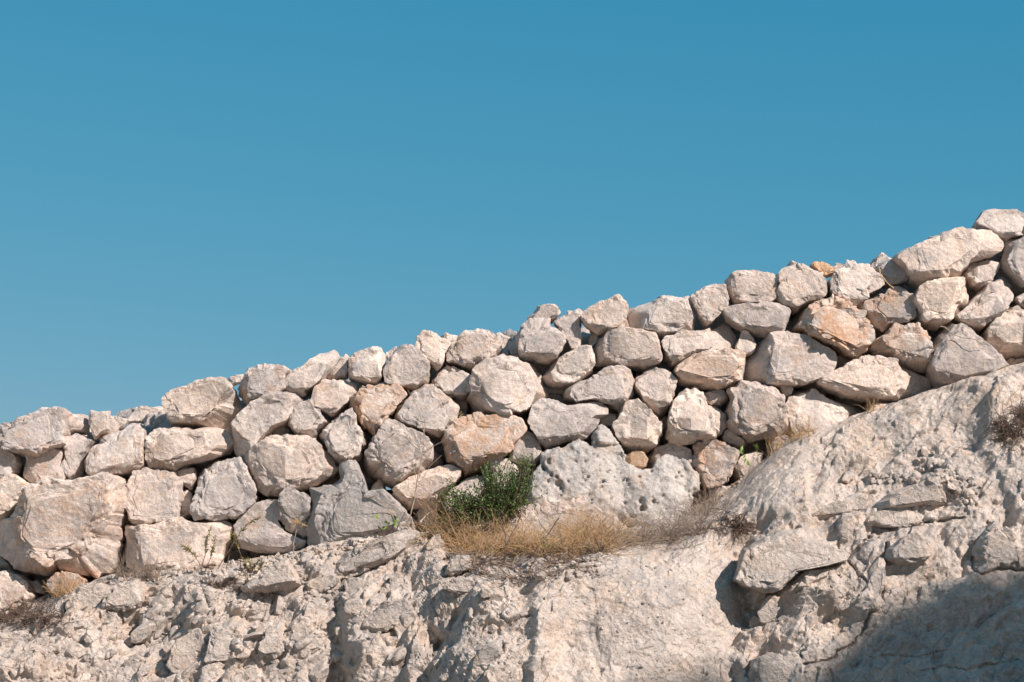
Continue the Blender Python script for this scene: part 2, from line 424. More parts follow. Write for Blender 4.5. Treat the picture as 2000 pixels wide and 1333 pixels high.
# ------------------------------------------------------------------ outlines of the wall stones, measured on the photograph
# (outline, how far back the stone sits in metres, rust 0-1, grey 0-1, label or None)
WALL = [
 ("-8,832 42,822 90,801 118,797 126,809 128,868 120,873 56,891 40,887 0,872 -8,868", 0, .55, .3, None),
 ("127,818 136,812 168,809 172,828 172,848 160,847 148,845 138,852 130,870 128,860", .08, .5, .2, None),
 ("176,803 192,805 212,801 212,820 211,838 198,846 185,860 178,840 173,822", .06, .25, .2, None),
 ("220,802 258,796 312,795 324,799 322,812 276,826 248,826 219,818", .42, .1, .1, None),
 ("214,816 230,814 248,820 240,834 228,842 214,842", .2, .3, .2, None),
 ("160,898 166,880 184,866 200,847 232,838 248,824 270,824 282,840 284,872 282,912 274,921 248,930 200,934 180,934 168,928 160,912", -.02, .5, .3, None),
 ("130,854 144,845 160,848 182,862 170,878 162,896 158,924 148,940 140,943 124,926 120,914 128,892 130,872", 0, .35, .35, "narrow curved stone wedged upright"),
 ("44,926 50,906 58,890 88,882 112,878 127,877 126,892 120,912 130,934 120,945 88,950 66,945 48,936", .03, .5, .35, None),
 ("-10,870 4,874 16,882 34,890 38,905 30,924 16,930 4,938 -10,942", .03, .4, .2, None),
 ("-8,944 14,929 36,932 67,951 64,962 55,968 22,1004 10,1016 -8,1024", 0, .4, .25, None),
 ("0,1033 14,1011 43,985 67,958 103,946 149,946 206,933 245,938 238,958 240,987 231,1016 231,1054 223,1093 211,1117 187,1126 149,1119 120,1112 91,1124 72,1122 29,1105 5,1078", -.05, .62, .3, "largest stone of the wall, rough with orange streaks"),
 ("236,970 252,951 266,925 288,920 343,922 353,944 355,963 350,1011 331,1018 300,1028 269,1026 257,1018 254,1004 242,985", 0, .15, .3, None),
 ("346,922 362,912 380,915 383,934 373,958 360,946", .06, .1, .2, None),
 ("355,962 366,958 374,964 376,990 372,1008 360,1016 352,1012 352,990", .08, .2, .4, None),
 ("231,1010 244,1002 254,1010 256,1020 250,1040 243,1050 233,1048 230,1030", .1, .3, .5, None),
 ("250,1028 270,1030 300,1028 340,1020 395,1020 433,1018 450,1028 448,1048 436,1060 428,1085 424,1104 380,1120 330,1124 280,1115 245,1100 236,1084 240,1056", -.03, .35, .2, None),
 ("-8,1116 14,1113 36,1120 58,1140 64,1165 50,1184 30,1200 0,1210 -8,1210", -.05, .55, .3, None),
 ("-8,1085 4,1090 20,1104 30,1114 16,1118 -8,1116", .1, .3, .5, None),
 ("92,1140 104,1125 122,1117 150,1121 166,1134 160,1155 130,1165 100,1162", -.1, .8, .5, "low orange stone in the grass at the wall foot"),
 ("62,1138 74,1134 86,1148 92,1162 70,1158", .05, .3, .2, None),
 ("324,776 368,755 408,736 428,736 444,744 456,766 466,792 478,798 472,808 416,835 394,830 356,830 332,829 328,808 324,800", -.02, .12, .42, None),
 ("300,810 314,804 324,806 330,828 332,838 312,840 302,828", .3, .2, .4, None),
 ("462,758 466,744 480,728 482,716 516,710 540,714 568,723 558,736 560,758 536,772 520,778 484,787 474,782 466,772", 0, .55, .35, "lumpy grey stone with a rust red patch"),
 ("444,740 458,734 474,731 474,744 455,752", .38, .2, .3, None),
 ("556,744 570,723 592,718 624,694 648,687 658,692 662,702 648,720 638,730 630,740 612,758 590,773 568,773 558,764", .02, .25, .4, None),
 ("636,742 644,720 652,706 666,698 676,691 682,697 680,720 678,738 646,744", .1, .2, .35, None),
 ("607,784 612,760 626,742 644,746 672,742 694,752 698,766 680,788 648,813 640,808 614,792", .03, .45, .35, None),
 ("454,860 456,832 472,814 496,792 530,776 560,776 588,778 590,788 576,808 560,828 534,836 522,850 500,876 492,890 478,896 462,888 455,872", 0, .25, .45, None),
 ("536,836 556,832 566,838 578,854 564,857 545,857 536,850", .1, .4, .25, None),
 ("564,828 566,814 580,796 596,785 610,792 640,823 624,840 610,854 580,851 568,836", 0, .15, .3, None),
 ("622,850 628,834 656,812 666,802 688,800 700,832 715,860 708,880 700,894 670,906 656,904 636,876", -.02, .2, .35, None),
 ("285,900 288,876 294,850 302,840 344,836 380,838 404,836 438,842 452,862 448,872 430,888 400,900 366,906 340,919 300,920 290,916", 0, .2, .4, None),
 ("376,980 380,940 390,916 420,896 472,898 484,926 502,960 501,984 484,998 462,1016 446,1018 388,1018 377,1008", 0, .2, .4, None),
 ("476,904 480,888 500,866 540,858 596,854 616,858 630,874 644,894 660,916 650,926 606,954 562,968 526,966 510,954 494,936 478,908", -.05, .2, .4, None),
 ("606,956 650,948 668,936 662,920 666,906 682,899 698,908 708,928 718,958 720,968 748,964 766,976 785,996 803,1014 806,1030 790,1050 740,1070 680,1085 615,1080 600,1034 606,1018 610,990", -.06, .05, .95, "grey weathered stone with an upright horn"),
 ("460,1030 478,1004 502,986 530,982 548,984 547,1000 545,1020 558,1040 580,1052 598,1058 590,1080 550,1085 502,1080 470,1070", .02, .25, .45, None),
 ("560,958 570,955 590,964 606,976 604,1000 598,1030 600,1056 592,1061 584,1050 562,1042 546,1014 544,1006 550,974", -.04, .1, .7, "small upright pale grey stone"),
 ("680,702 686,696 718,681 740,678 752,694 752,712 748,726 742,754 732,754 700,746 682,736", .02, .15, .4, None),
 ("751,716 760,700 780,676 802,678 816,692 836,712 840,720 832,748 812,760 798,759 754,750", 0, .2, .35, None),
 ("752,692 768,682 776,678 772,696 758,704", .35, .1, .2, None),
 ("812,680 816,662 828,649 844,652 860,662 886,672 872,688 866,706 854,728 838,710 822,694", .02, .12, .2, None),
 ("858,660 868,652 892,656 892,672 868,672", .4, .1, .3, None),
 ("870,700 880,678 900,662 912,650 940,641 952,648 976,668 982,678 970,690 970,698 940,714 922,730 898,718 874,706", .02, .3, .22, None),
 ("846,744 858,726 872,712 890,720 920,737 922,752 912,770 900,778 868,770 862,758 848,756", .03, .15, .25, None),
 ("682,784 686,776 704,760 740,754 770,753 786,762 794,774 776,796 756,820 744,840 732,852 712,836 692,804", 0, 1.0, .4, "rough orange stone"),
 ("772,816 780,794 812,764 830,753 846,754 862,768 878,780 894,794 886,826 866,848 856,855 830,844 774,822", -.02, .35, .28, None),
 ("880,778 900,778 912,782 912,812 898,830 888,832 890,800", .2, .35, .4, None),
 ("710,896 724,870 740,854 752,834 762,824 778,830 802,842 828,856 848,876 862,900 844,912 818,926 790,944 772,952 744,938 714,912", -.03, .1, .3, None),
 ("866,860 872,846 896,824 920,812 940,808 962,814 990,813 1012,818 1026,834 1024,848 1008,864 992,886 970,902 938,918 908,926 896,918 874,902 868,884", -.02, .75, .25, "pale stone streaked with orange"),
 ("990,892 1010,862 1030,847 1042,852 1056,870 1060,884 1050,900 1030,912 1010,915 994,904", 0, .2, .4, None),
 ("764,964 792,942 824,924 846,910 870,907 898,918 900,930 890,944 868,962 856,990 824,991 792,994 770,976", 0, .3, .35, None),
 ("816,1004 824,992 850,990 856,1000 854,1024 836,1036 818,1028", .15, .3, .4, None),
 ("885,955 910,930 930,924 952,928 960,944 956,970 930,995 900,1000 872,1000 868,975", .05, .3, .35, None),
 ("960,908 974,897 990,900 1008,910 1020,928 1010,950 975,960 964,935", -.02, .05, 0.0, None),
 ("718,970 728,948 740,938 748,946 750,964 742,972 726,976", .08, .35, .2, None),
 ("1031,618 1042,608 1052,596 1070,592 1086,599 1094,610 1090,618 1080,628 1072,630 1050,632 1032,630", .15, .05, .25, None),
 ("1012,666 1018,638 1032,626 1072,623 1073,634 1088,644 1099,662 1100,676 1096,684 1086,700 1072,708 1016,698 1012,688", 0, .2, .2, None),
 ("1084,630 1098,614 1110,609 1136,604 1140,612 1132,638 1136,664 1138,678 1116,684 1110,668 1096,654", .05, .35, .35, None),
 ("1137,622 1146,606 1162,598 1194,584 1210,582 1226,602 1222,620 1218,644 1198,645 1168,652 1146,638", 0, .25, .4, None),
 ("1222,608 1232,602 1240,604 1240,648 1218,648", .25, .8, .2, None),
 ("1148,662 1158,650 1168,652 1166,668 1156,682 1148,676", .12, .2, .4, None),
 ("912,774 920,756 926,728 946,708 980,698 988,706 1020,708 1038,708 1050,728 1060,752 1070,770 1054,784 1036,798 1014,808 978,810 944,808 924,790", -.04, .2, .5, None),
 ("1059,734 1070,720 1086,700 1106,690 1134,681 1154,680 1159,704 1158,726 1136,740 1126,750 1086,752 1068,750", .02, .1, .4, None),
 ("1159,684 1170,658 1190,648 1218,645 1250,650 1280,654 1284,674 1291,702 1278,716 1262,720 1230,718 1200,713 1164,711 1160,700", -.02, .2, .3, None),
 ("1104,766 1110,756 1134,744 1152,742 1178,726 1214,718 1230,728 1236,748 1234,772 1222,796 1210,802 1190,794 1162,782 1130,786 1108,778", 0, .4, .3, None),
 ("1030,826 1040,798 1058,780 1090,783 1110,792 1134,788 1166,788 1180,800 1184,810 1166,818 1156,840 1142,856 1110,862 1066,876 1054,864 1036,840", -.02, .3, .4, None),
 ("1164,816 1180,810 1196,808 1208,808 1206,822 1196,832 1184,836 1170,834", .1, .2, .4, None),
 ("1194,832 1210,818 1216,796 1220,786 1244,784 1262,800 1274,816 1290,824 1293,836 1290,856 1288,872 1258,884 1230,884 1216,872 1202,852", -.02, .08, .15, "rough bright white stone"),
 ("1238,754 1242,740 1258,726 1280,716 1298,722 1320,746 1322,756 1314,776 1302,800 1288,810 1274,804 1256,784", 0, .1, .35, None),
 ("1221,894 1228,886 1244,881 1258,886 1266,898 1262,910 1250,916 1234,914 1224,904", -.08, .0, .3, "small smooth orange stone resting on the holed boulder"),
 ("1262,890 1282,876 1306,868 1330,870 1348,882 1354,900 1350,925 1300,930 1266,924", .08, .35, .35, None),
 ("1233,612 1236,600 1250,593 1276,587 1294,578 1330,580 1340,588 1348,610 1356,626 1356,646 1328,654 1298,660 1268,652 1242,650 1235,636", -.02, .15, .4, None),
 ("1332,582 1344,577 1352,584 1350,602 1338,602", .25, .2, .2, None),
 ("1348,580 1374,563 1392,558 1414,560 1421,580 1422,596 1412,608 1398,622 1380,638 1366,620 1354,598", .02, .5, .3, None),
 ("1420,545 1430,536 1456,528 1480,530 1500,538 1514,560 1514,586 1504,594 1478,594 1440,598 1428,588 1421,568", 0, .5, .3, None),
 ("1411,608 1418,603 1456,596 1476,599 1494,594 1520,597 1540,606 1542,626 1530,646 1510,656 1476,654 1450,642 1420,622", 0, .15, .4, None),
 ("1292,672 1298,660 1328,654 1382,644 1412,630 1426,638 1440,656 1438,672 1428,688 1380,692 1348,698 1322,712 1314,714 1302,698 1293,682", 0, .25, .4, None),
 ("1436,680 1450,648 1460,650 1480,674 1470,690 1458,698 1438,688", .05, .1, .15, None),
 ("1322,732 1324,706 1348,698 1380,690 1412,688 1450,691 1455,698 1454,720 1452,746 1432,752 1402,762 1360,752 1332,748", -.02, .6, .3, "long block with faint orange blotches"),
 ("1457,708 1472,688 1486,668 1504,658 1528,646 1560,648 1574,654 1600,666 1630,680 1634,690 1628,716 1620,730 1610,736 1596,742 1566,752 1512,756 1480,752 1462,746", -.05, .12, .4, None),
 ("1516,574 1522,560 1521,538 1522,530 1538,518 1546,508 1560,516 1581,526 1596,530 1608,542 1612,560 1612,581 1604,587 1578,593 1557,605 1530,602 1518,590", 0, .2, .25, None),
 ("1584,518 1596,513 1611,512 1628,524 1633,531 1616,540 1606,542 1594,530", .15, .8, .1, "small orange stone on the top course"),
 ("1624,522 1634,516 1648,518 1650,532 1630,532", .3, .2, .1, None),
 ("1620,551 1632,533 1644,524 1653,514 1689,516 1710,530 1725,552 1722,560 1695,575 1680,593 1670,603 1652,592 1623,575", 0, .3, .3, None),
 ("1696,522 1708,504 1724,494 1745,504 1740,520 1718,526 1710,532", .3, .2, .4, None),
 ("1712,522 1722,512 1740,504 1752,515 1767,530 1777,542 1767,552 1740,562 1730,557 1719,538", .04, .1, .4, None),
 ("1745,504 1757,493 1784,482 1824,468 1844,456 1870,450 1888,452 1918,449 1934,451 1946,463 1957,481 1948,493 1895,512 1871,535 1847,548 1798,557 1778,545 1769,523 1757,515", -.06, .3, .35, None),
 ("1906,440 1916,427 1925,415 1940,411 1978,412 1986,409 1999,420 2006,430 1999,460 1982,463 1964,472 1938,457 1918,446", .02, .1, .15, "white stone alone on top of the wall"),
 ("1960,516 1966,490 1968,472 1982,464 2010,456 2018,540 2000,556 1984,542 1966,526", -.02, .2, .4, None),
 ("1946,464 1958,470 1968,484 1964,504 1948,504", .3, .4, .5, None),
 ("1878,534 1890,522 1918,506 1930,500 1946,512 1950,526 1942,548 1934,554 1916,567 1896,558 1882,545", .05, .15, .4, None),
 ("1786,588 1792,568 1805,556 1829,552 1883,549 1891,559 1895,577 1894,586 1880,599 1865,615 1858,627 1835,637 1817,634 1796,630 1787,610 1784,591", -.02, .2, .25, None),
 ("1862,622 1874,612 1888,597 1916,568 1938,550 1961,534 1980,547 1986,565 1982,580 1970,594 1940,630 1930,636 1920,644 1900,643 1880,637", 0, .35, .35, "long slab lying aslant"),
 ("1921,672 1926,650 1950,620 1966,604 1978,597 1990,604 2002,622 2018,640 2018,696 1990,697 1960,695 1938,694 1926,684", 0, .2, .4, None),
 ("1983,582 1996,572 2018,562 2018,614 1998,604 1988,592", .05, .15, .35, None),
 ("1675,602 1686,588 1725,580 1737,566 1752,563 1767,578 1780,586 1785,606 1782,626 1756,636 1734,647 1710,635 1692,618", .02, .65, .5, None),
 ("1546,640 1560,627 1572,605 1590,593 1608,587 1623,579 1641,590 1662,602 1680,614 1692,635 1700,650 1695,665 1694,680 1674,703 1668,700 1640,686 1600,666 1568,654 1548,644", -.03, .85, .4, "big stone with a broad orange patch"),
 ("1704,678 1710,664 1730,656 1752,636 1780,638 1812,650 1820,660 1814,680 1818,700 1812,718 1796,720 1760,712 1740,700 1716,694", 0, .65, .3, None),
 ("1812,722 1820,690 1829,663 1856,627 1870,638 1901,662 1925,681 1940,705 1955,722 1940,740 1900,760 1860,775 1838,764 1826,742", -.02, .25, .5, "triangular grey stone standing on its base"),
 ("1595,750 1604,740 1628,728 1666,710 1684,699 1710,699 1740,703 1780,720 1820,738 1827,760 1826,768 1780,778 1760,782 1700,782 1660,776 1624,762", -.03, .15, .3, "long pale stone pointed at its left end"),
 ("1632,700 1640,694 1656,696 1667,704 1664,712 1648,722 1634,726", .08, .35, .3, None),
 ("1540,770 1555,762 1580,757 1604,764 1626,776 1650,784 1668,792 1680,808 1664,826 1630,840 1590,858 1556,862 1542,836 1536,800", 0, .3, .3, None),
 ("1519,753 1532,750 1548,752 1550,760 1544,772 1532,776 1524,766", .02, .1, .3, None),
 ("1422,800 1430,780 1426,766 1440,750 1458,750 1510,758 1526,776 1528,790 1536,816 1540,834 1520,850 1466,860 1440,848 1424,832", -.02, .35, .4, None),
 ("1300,852 1304,826 1312,786 1336,760 1360,756 1374,766 1380,788 1400,800 1412,810 1416,834 1408,844 1392,860 1332,866 1308,860", -.02, .1, .35, None),
 ("1366,772 1380,764 1404,763 1426,767 1424,780 1410,792 1400,798 1388,792 1376,782", .04, .1, .55, None),
 ("1409,836 1420,837 1434,850 1456,862 1457,872 1440,874 1420,868 1410,860", .03, .2, .25, None),
 ("1354,880 1358,864 1390,862 1420,870 1440,886 1438,898 1428,916 1420,934 1404,948 1386,956 1376,948 1364,930 1356,905", 0, .7, .55, "brown stained stone tapering downward"),
 ("1434,916 1444,896 1470,880 1486,880 1490,900 1480,924 1460,944 1444,948 1438,934", .03, .3, .45, None),
 ("1380,972 1388,956 1410,952 1450,952 1456,975 1440,1000 1400,1000 1384,990", -.04, .15, .2, None),
 ("1500,885 1504,862 1520,850 1540,852 1566,846 1570,870 1540,890 1505,905", .0, .35, .35, None),
 ("1958,714 1972,702 1990,698 2016,704 2016,726 1975,726", .05, .6, .3, None),
 ("1696,802 1704,790 1720,787 1742,792 1745,806 1714,815", -.04, .7, .3, None),
 ("966,698 974,688 990,684 996,704 980,710", .25, .1, .4, None),
 ("993,668 1002,658 1014,656 1016,692 1000,696 993,685", .25, .2, .3, None),
 ("966,658 976,648 984,656 997,660 996,680 985,690 972,678", .32, .15, .1, None),
 ("980,654 992,644 1008,648 1016,660 1004,668 988,666", .5, .0, .9, "dark grey stone peeping over the top"),
 ("1288,822 1300,812 1306,830 1302,864 1292,872 1288,850", .12, .2, .4, None),
 ("1692,640 1706,648 1711,660 1708,692 1694,694", .15, .4, .5, None),
 ("1822,738 1832,742 1844,762 1836,772 1824,770", .1, .3, .4, None),
 ("438,834 450,826 457,840 452,856 440,850", .12, .3, .3, None),
 ("196,816 224,812 238,836 218,858 196,852", .2, .2, .35, None),
 ("284,812 306,806 324,815 328,845 300,858 282,846", .36, .2, .4, None),
 ("1236,654 1262,652 1290,660 1296,680 1282,690", .3, .2, .5, None),
]
PITTED = "1054,888 1068,878 1092,872 1096,876 1114,864 1134,858 1146,866 1152,868 1156,848 1168,832 1182,831 1194,844 1210,868 1222,888 1224,904 1240,914 1268,917 1278,900 1298,888 1322,894 1345,902 1352,914 1360,924 1366,944 1364,960 1352,972 1345,1010 1320,1050 1270,1065 1210,1070 1130,1060 1060,1040 1025,1000 1030,940 1040,926 1054,906"
PITS = [(1140,886,5.0),(1124,906,3.6),(1070,907,5.8),(1062,918,6.5),(1090,950,7.2),(1076,932,4.3),(1068,944,3.6),(1175,945,5.0),(1172,958,4.3),(1250,985,7.9),(1252,998,7.2),(1190,870,3.6),(1164,866,3.6),(1157,848,2.9),(1271,923,2.9),(1325,926,4.3),(1330,934,3.6),(1318,936,3.6),(1288,964,3.6),(1272,985,3.6),(1198,865,2.9),(1086,938,3.6),(1044,956,2.9),(1060,955,2.9),(1152,866,3.6),(1114,864,2.9),(1218,988,3.6),(1145,905,2.9),(1185,928,2.9),(1096,960,4.3)]
TOPLINE = [(-1600,960),(-60,845),(0,830),(120,800),(220,805),(324,780),(400,740),(470,738),(520,715),(640,692),(740,682),(830,658),(940,648),(1010,640),(1060,610),(1130,612),(1200,590),(1300,585),(1390,565),(1460,535),(1550,520),(1690,522),(1760,497),(1860,455),(1950,425),(2060,415),(3600,-90)]
# foot of the wall (at the wall face) and the lip of the outcrop in front of it (px, py, metres from the wall face)
FOOT = [(-1600,1330),(-400,1285),(-60,1225),(0,1205),(90,1165),(230,1120),(430,1100),(600,1072),(800,1042),(870,1035),(1040,1012),(1230,1010),(1370,985),(1450,930),(1540,855),(1680,805),(1830,760),(1955,716),(2060,690),(2400,560),(3600,200)]
LIP = [(-1600,1370,-.9),(-400,1330,-.7),(-60,1250,-.6),(30,1240,-.6),(75,1215,-.55),(100,1182,-.45),(150,1148,-.4),(235,1132,-.4),(320,1132,-.45),(400,1128,-.5),(470,1114,-.5),(560,1088,-.45),(680,1052,-.35),(790,1034,-.35),(830,1062,-.5),(880,1085,-.75),(930,1100,-.95),(990,1118,-1.05),(1015,1142,-1.1),(1060,1130,-1.1),(1120,1097,-1.0),(1200,1080,-.9),(1300,1076,-.75),(1360,1042,-.6),(1405,1014,-.5),(1440,975,-.35),(1470,938,-.3),(1520,892,-.28),(1600,852,-.25),(1680,816,-.22),(1760,790,-.2),(1830,766,-.2),(1890,746,-.2),(1950,728,-.2),(2060,690,-.2),(2400,560,-.2),(3600,200,-.2)]
# ------------------------------------------------------------------ ground and outcrop
def parse(s):
    return [tuple(float(c) for c in p.split(',')) for p in s.split()]


def project(P):
    d = P - np.array([0.0, CAM_Y, 0.0])
    f = d[:, 1] * CP + d[:, 2] * SP
    v = -d[:, 1] * SP + d[:, 2] * CP
    return 1000.0 + d[:, 0] / f / TANH * 1000.0, 666.5 - v / f / TANH * 1000.0


def sstep(x, a, b):
    t = np.clip((x - a) / (b - a), 0, 1)
    return t * t * (3 - 2 * t)


def smooth1(a, k):
    w = np.hanning(2 * k + 3)[1:-1]
    w /= w.sum()
    return np.convolve(np.pad(a, k, mode='edge'), w, 'valid')


# hollows (+) and bosses (-) of the rock face: px, py, radius x, radius y, metres
BUMPS = [
 (1560,1000,120,60,-.10), (1850,980,110,60,-.05), (1330,1180,110,120,-.12), (1100,1200,40,110,.05), (1120,1290,55,70,.10),
 (865,1250,28,22,.13), (655,1270,30,90,.08), (720,1180,40,40,-.06), (600,1230,80,60,-.08), (760,1280,90,60,-.08), (480,1240,60,50,-.05),
 (430,1250,18,50,.07), (330,1260,40,60,.09), (260,1220,30,40,.06), (380,1190,40,30,-.05), (140,1230,50,50,-.05), (60,1300,60,40,-.06),
 (960,1180,70,50,-.06), (930,1290,90,50,-.08), (1545,1205,90,35,.14), (1530,1270,70,30,.10), (1500,1310,60,30,.06), (1690,1150,60,40,-.07),
 (1780,1080,50,40,-.05), (1870,1150,60,50,-.05), (1930,1060,40,60,-.05), (1800,1260,160,60,.08), (1620,1060,40,30,.08), (1400,930,60,90,-.04),
 (1480,970,90,60,-.08), (1720,880,60,50,.05), (1640,920,40,30,.05),
]
CRACKS = [
 ([(1732,1060),(1734,1095),(1717,1112),(1720,1132),(1725,1150),(1722,1175),(1700,1197),(1690,1225),(1675,1247),(1660,1265),(1637,1272),(1627,1287),(1610,1292),(1572,1297)], 2.4, .045),
 ([(1930,1022),(1925,1050),(1902,1082),(1900,1112),(1922,1124),(1950,1110),(1965,1111),(1990,1113),(2040,1120)], 2.6, .05),
 ([(667,1135),(702,1124),(752,1100)], 2.2, .05),
 ([(866,1128),(890,1124),(922,1112)], 2.0, .03),
 ([(1500,1160),(1530,1140),(1560,1116),(1600,1108),(1650,1098),(1700,1050)], 3.0, .06),
 ([(1655,1095),(1680,1125),(1700,1140),(1717,1170)], 2.2, .04),
 ([(1720,1030),(1780,1028),(1830,1018),(1880,1012)], 2.4, .05),
 ([(985,1150),(990,1180),(975,1200),(990,1215),(1045,1200)], 2.0, .02),
 ([(1700,1285),(1735,1279),(1790,1284),(1850,1268)], 1.8, .015),
 ([(1800,1310),(1850,1300),(1890,1306),(1990,1290)], 1.8, .02),
]


def build_outcrop():
    xs = np.concatenate([np.linspace(-8.5, -4.0, 80)[:-1], np.linspace(-4.0, 4.0, 930), np.linspace(4.0, 8.5, 80)[1:]])
    nx = len(xs)
    lip = np.array([at(*p) for p in LIP])
    foot = np.array([at(p[0], p[1], -.03) for p in FOOT])
    zl = smooth1(np.interp(xs, lip[:, 0], lip[:, 2]), 5)
    yl = smooth1(np.interp(xs, lip[:, 0], lip[:, 1]), 9)
    zf = smooth1(np.interp(xs, foot[:, 0], foot[:, 2]), 7)
    zf = np.maximum(zf, zl + .002)
    rows_y, rows_z, rows_k = [], [], []
    for s in np.linspace(1, 0, 10)[:-1]:
        rows_y.append(np.full(nx, 2.6) * s)
        rows_z.append(zf - .25 * s)
        rows_k.append(1.0)
    for s in np.linspace(0, 1, 56)[:-1]:
        rows_y.append(yl * s)
        rows_z.append(zf + (zl - zf) * (s ** 1.15))
        rows_k.append(1.0 - .35 * s ** 3)
    zend = np.minimum(0.03, zl - .2)
    for s in np.linspace(0, 1, 330):
        d = (zl - zend) * s
        rows_z.append(zl - d)
        rows_y.append(yl - (.52 * d + .16 * (1 - np.exp(-d / .10))))
        rows_k.append(.65 * math.exp(-s * 22))
    y_last = rows_y[-1]
    for s in np.linspace(0, 1, 40)[1:]:
        rows_z.append(zend + (-1.9 - zend) * s)
        rows_y.append(y_last - .9 * s)
        rows_k.append(0.0)
    Y, Z = np.array(rows_y), np.array(rows_z)
    nr = len(Y)
    K = np.repeat(np.array(rows_k)[:, None], nx, 1).ravel()
    X = np.repeat(xs[None, :], nr, 0)
    P = np.stack([X.ravel(), Y.ravel(), Z.ravel()], 1)
    px, py = project(P)
    front = 1 - K
    off = np.zeros(len(P))
    wob = 14 * pnoise(P * 3.1) + 7 * pnoise(P * 9.0)
    qx, qy = px + wob, py + 12 * pnoise(P * 3.3 + 40) + 6 * pnoise(P * 8.0 + 9)
    for bx, by, rx, ry, a in BUMPS:
        e = ((qx - bx) / rx) ** 2 + ((qy - by) / ry) ** 2
        off += a * np.exp(-e ** 1.3)
    # the right-hand mass stands proud of the pale slab to its left
    edge = np.interp(qy, [1000, 1060, 1085, 1135, 1160, 1200, 1240, 1290, 1340, 1400], [1470, 1462, 1456, 1444, 1452, 1470, 1452, 1440, 1450, 1455])
    off -= .13 * sstep(qx, edge - 10, edge + 14) * sstep(qy, 1020, 1075) * (1 - .5 * sstep(qx, 1500, 1850))
    # pale slab edge, left rubble step, small ledges
    off -= .06 * sstep(qx, 1030, 1052) * sstep(qy, 1120, 1150) * (1 - sstep(qx, 1055, 1130))
    off -= .10 * sstep(qx, 655, 690) * sstep(qy, 1150, 1180) * (1 - sstep(qx, 700, 860))
    ledge = np.interp(qx, [1420, 1560, 1690, 1800, 1900, 2050], [1085, 1035, 985, 945, 930, 900])
    off -= .10 * sstep(qy, ledge - 3, ledge + 12) * sstep(qx, 1450, 1560)
    # broken relief
    warp = np.stack([pnoise(P * 5), pnoise(P * 5 + 31), pnoise(P * 5 + 77)], 1) * .03
    Q = P + warp
    h1, e1 = chips(Q * np.array([1.7, 1.7, 1.5]), 1.0, .5, 34)
    U = np.stack([Q[:, 0] * .62 + Q[:, 2] * .78, Q[:, 1], -Q[:, 0] * .78 + Q[:, 2] * .62], 1)      # beds dip steeply to the left
    h2 = blocks(U * np.array([3.4, 6.0, 6.6]) + 5)
    h3 = blocks(U * np.array([11., 15, 18]) + 9)
    h4, e4 = chips(P * 40 + 3, 1.0, .6, 14)
    f1 = fbm(P * 3.2, 5, .5)
    f2 = fbm(P * 26, 3, .6)
    rub = sstep(qy, 1115, 1165) * (1 - sstep(qx, 560, 760))          # rubbly conglomerate, lower left
    mid = sstep(qy, 1060, 1100) * sstep(qx, 620, 700) * (1 - sstep(qx, 930, 1010))
    slab = np.exp(-(((qx - 1265) / 185) ** 2 + ((qy - 1190) / 190) ** 2) ** 2) + .8 * np.exp(-(((qx - 1510) / 90) ** 2 + ((qy - 945) / 75) ** 2) ** 2)
    slab = np.clip(slab, 0, 1)
    shade = sstep(qx, 1640, 1760) * sstep(qy, 1190, 1260)
    upper = sstep(qx, 1440, 1520) * (1 - sstep(qy, 900, 980))
    rr = np.clip(.38 + .26 * rub + .08 * mid - .28 * slab - .12 * shade - .06 * upper, .07, 2)
    s2, _ = chips(U * np.array([2.9, 5.2, 5.8]) + 25, 1.2, .7, 40)
    s3, _ = chips(U * np.array([9., 14, 17]) + 29, 1.3, .7, 36)
    h = .10 * h1 * (1 - .85 * slab) + rr * (1 + .12 * rub) * (.085 * s2 + .080 * h2) + (rr + .16) * (1 - .25 * rub) * (1 - .35 * slab) * (.042 * s3 + .033 * h3) + .014 * h4 * (rr + .25) * (1 - .35 * rub) * (1 - .4 * slab) + .016 * f1 * (1 - .4 * slab) + .004 * f2
    # erosion grooves running down the slope
    gr = pnoise(np.stack([P[:, 0] * 11 + 1.5 * P[:, 2], P[:, 1] * 1.2, P[:, 2] * 1.8], 1))
    h -= .03 * np.clip(gr, 0, 1) ** 1.5 * np.clip(rr - .3, 0, 1) * front
    # bedding lines in the shaded corner
    bed = pnoise(np.stack([P[:, 0] * 1.3, P[:, 1] * 2, P[:, 2] * 14 - P[:, 0] * 1.2], 1))
    h += .03 * bed * shade
    h *= .35 + .65 * front
    back = sstep(P[:, 1], -.15, .1)
    h *= 1 - .7 * back
    ny, nz = -(.30 + .52 * front), .95 - .42 * front
    nrm = np.sqrt(ny * ny + nz * nz)
    P[:, 1] += off * front + h * ny / nrm
    P[:, 2] += h * nz / nrm
    # cracks
    px, py = project(P)
    jx, jy = px + 3.5 * pnoise(P * 22), py + 3.5 * pnoise(P * 22 + 50)
    for line, w, dep in CRACKS:
        L = np.array(line)
        x0, x1, y0, y1 = L[:, 0].min() - 15, L[:, 0].max() + 15, L[:, 1].min() - 15, L[:, 1].max() + 15
        s = np.where((jx > x0) & (jx < x1) & (jy > y0) & (jy < y1) & (front > .5))[0]
        dm = np.full(len(s), 99.0)
        for a, b in zip(L[:-1], L[1:]):
            ab = b - a
            t = np.clip(((jx[s] - a[0]) * ab[0] + (jy[s] - a[1]) * ab[1]) / (ab @ ab), 0, 1)
            dm = np.minimum(dm, np.hypot(jx[s] - a[0] - t * ab[0], jy[s] - a[1] - t * ab[1]))
        P[s, 1] += dep * np.exp(-(dm / w) ** 2)
    idx = np.arange(nr * nx).reshape(nr, nx)
    F = np.stack([idx[:-1, :-1].ravel(), idx[1:, :-1].ravel(), idx[1:, 1:].ravel(), idx[:-1, 1:].ravel()], 1)
    me = mesh_from('rock_outcrop', P, F, M_ROCK, crisp=17)
    o = tag(link('rock_outcrop', me), kind='structure')
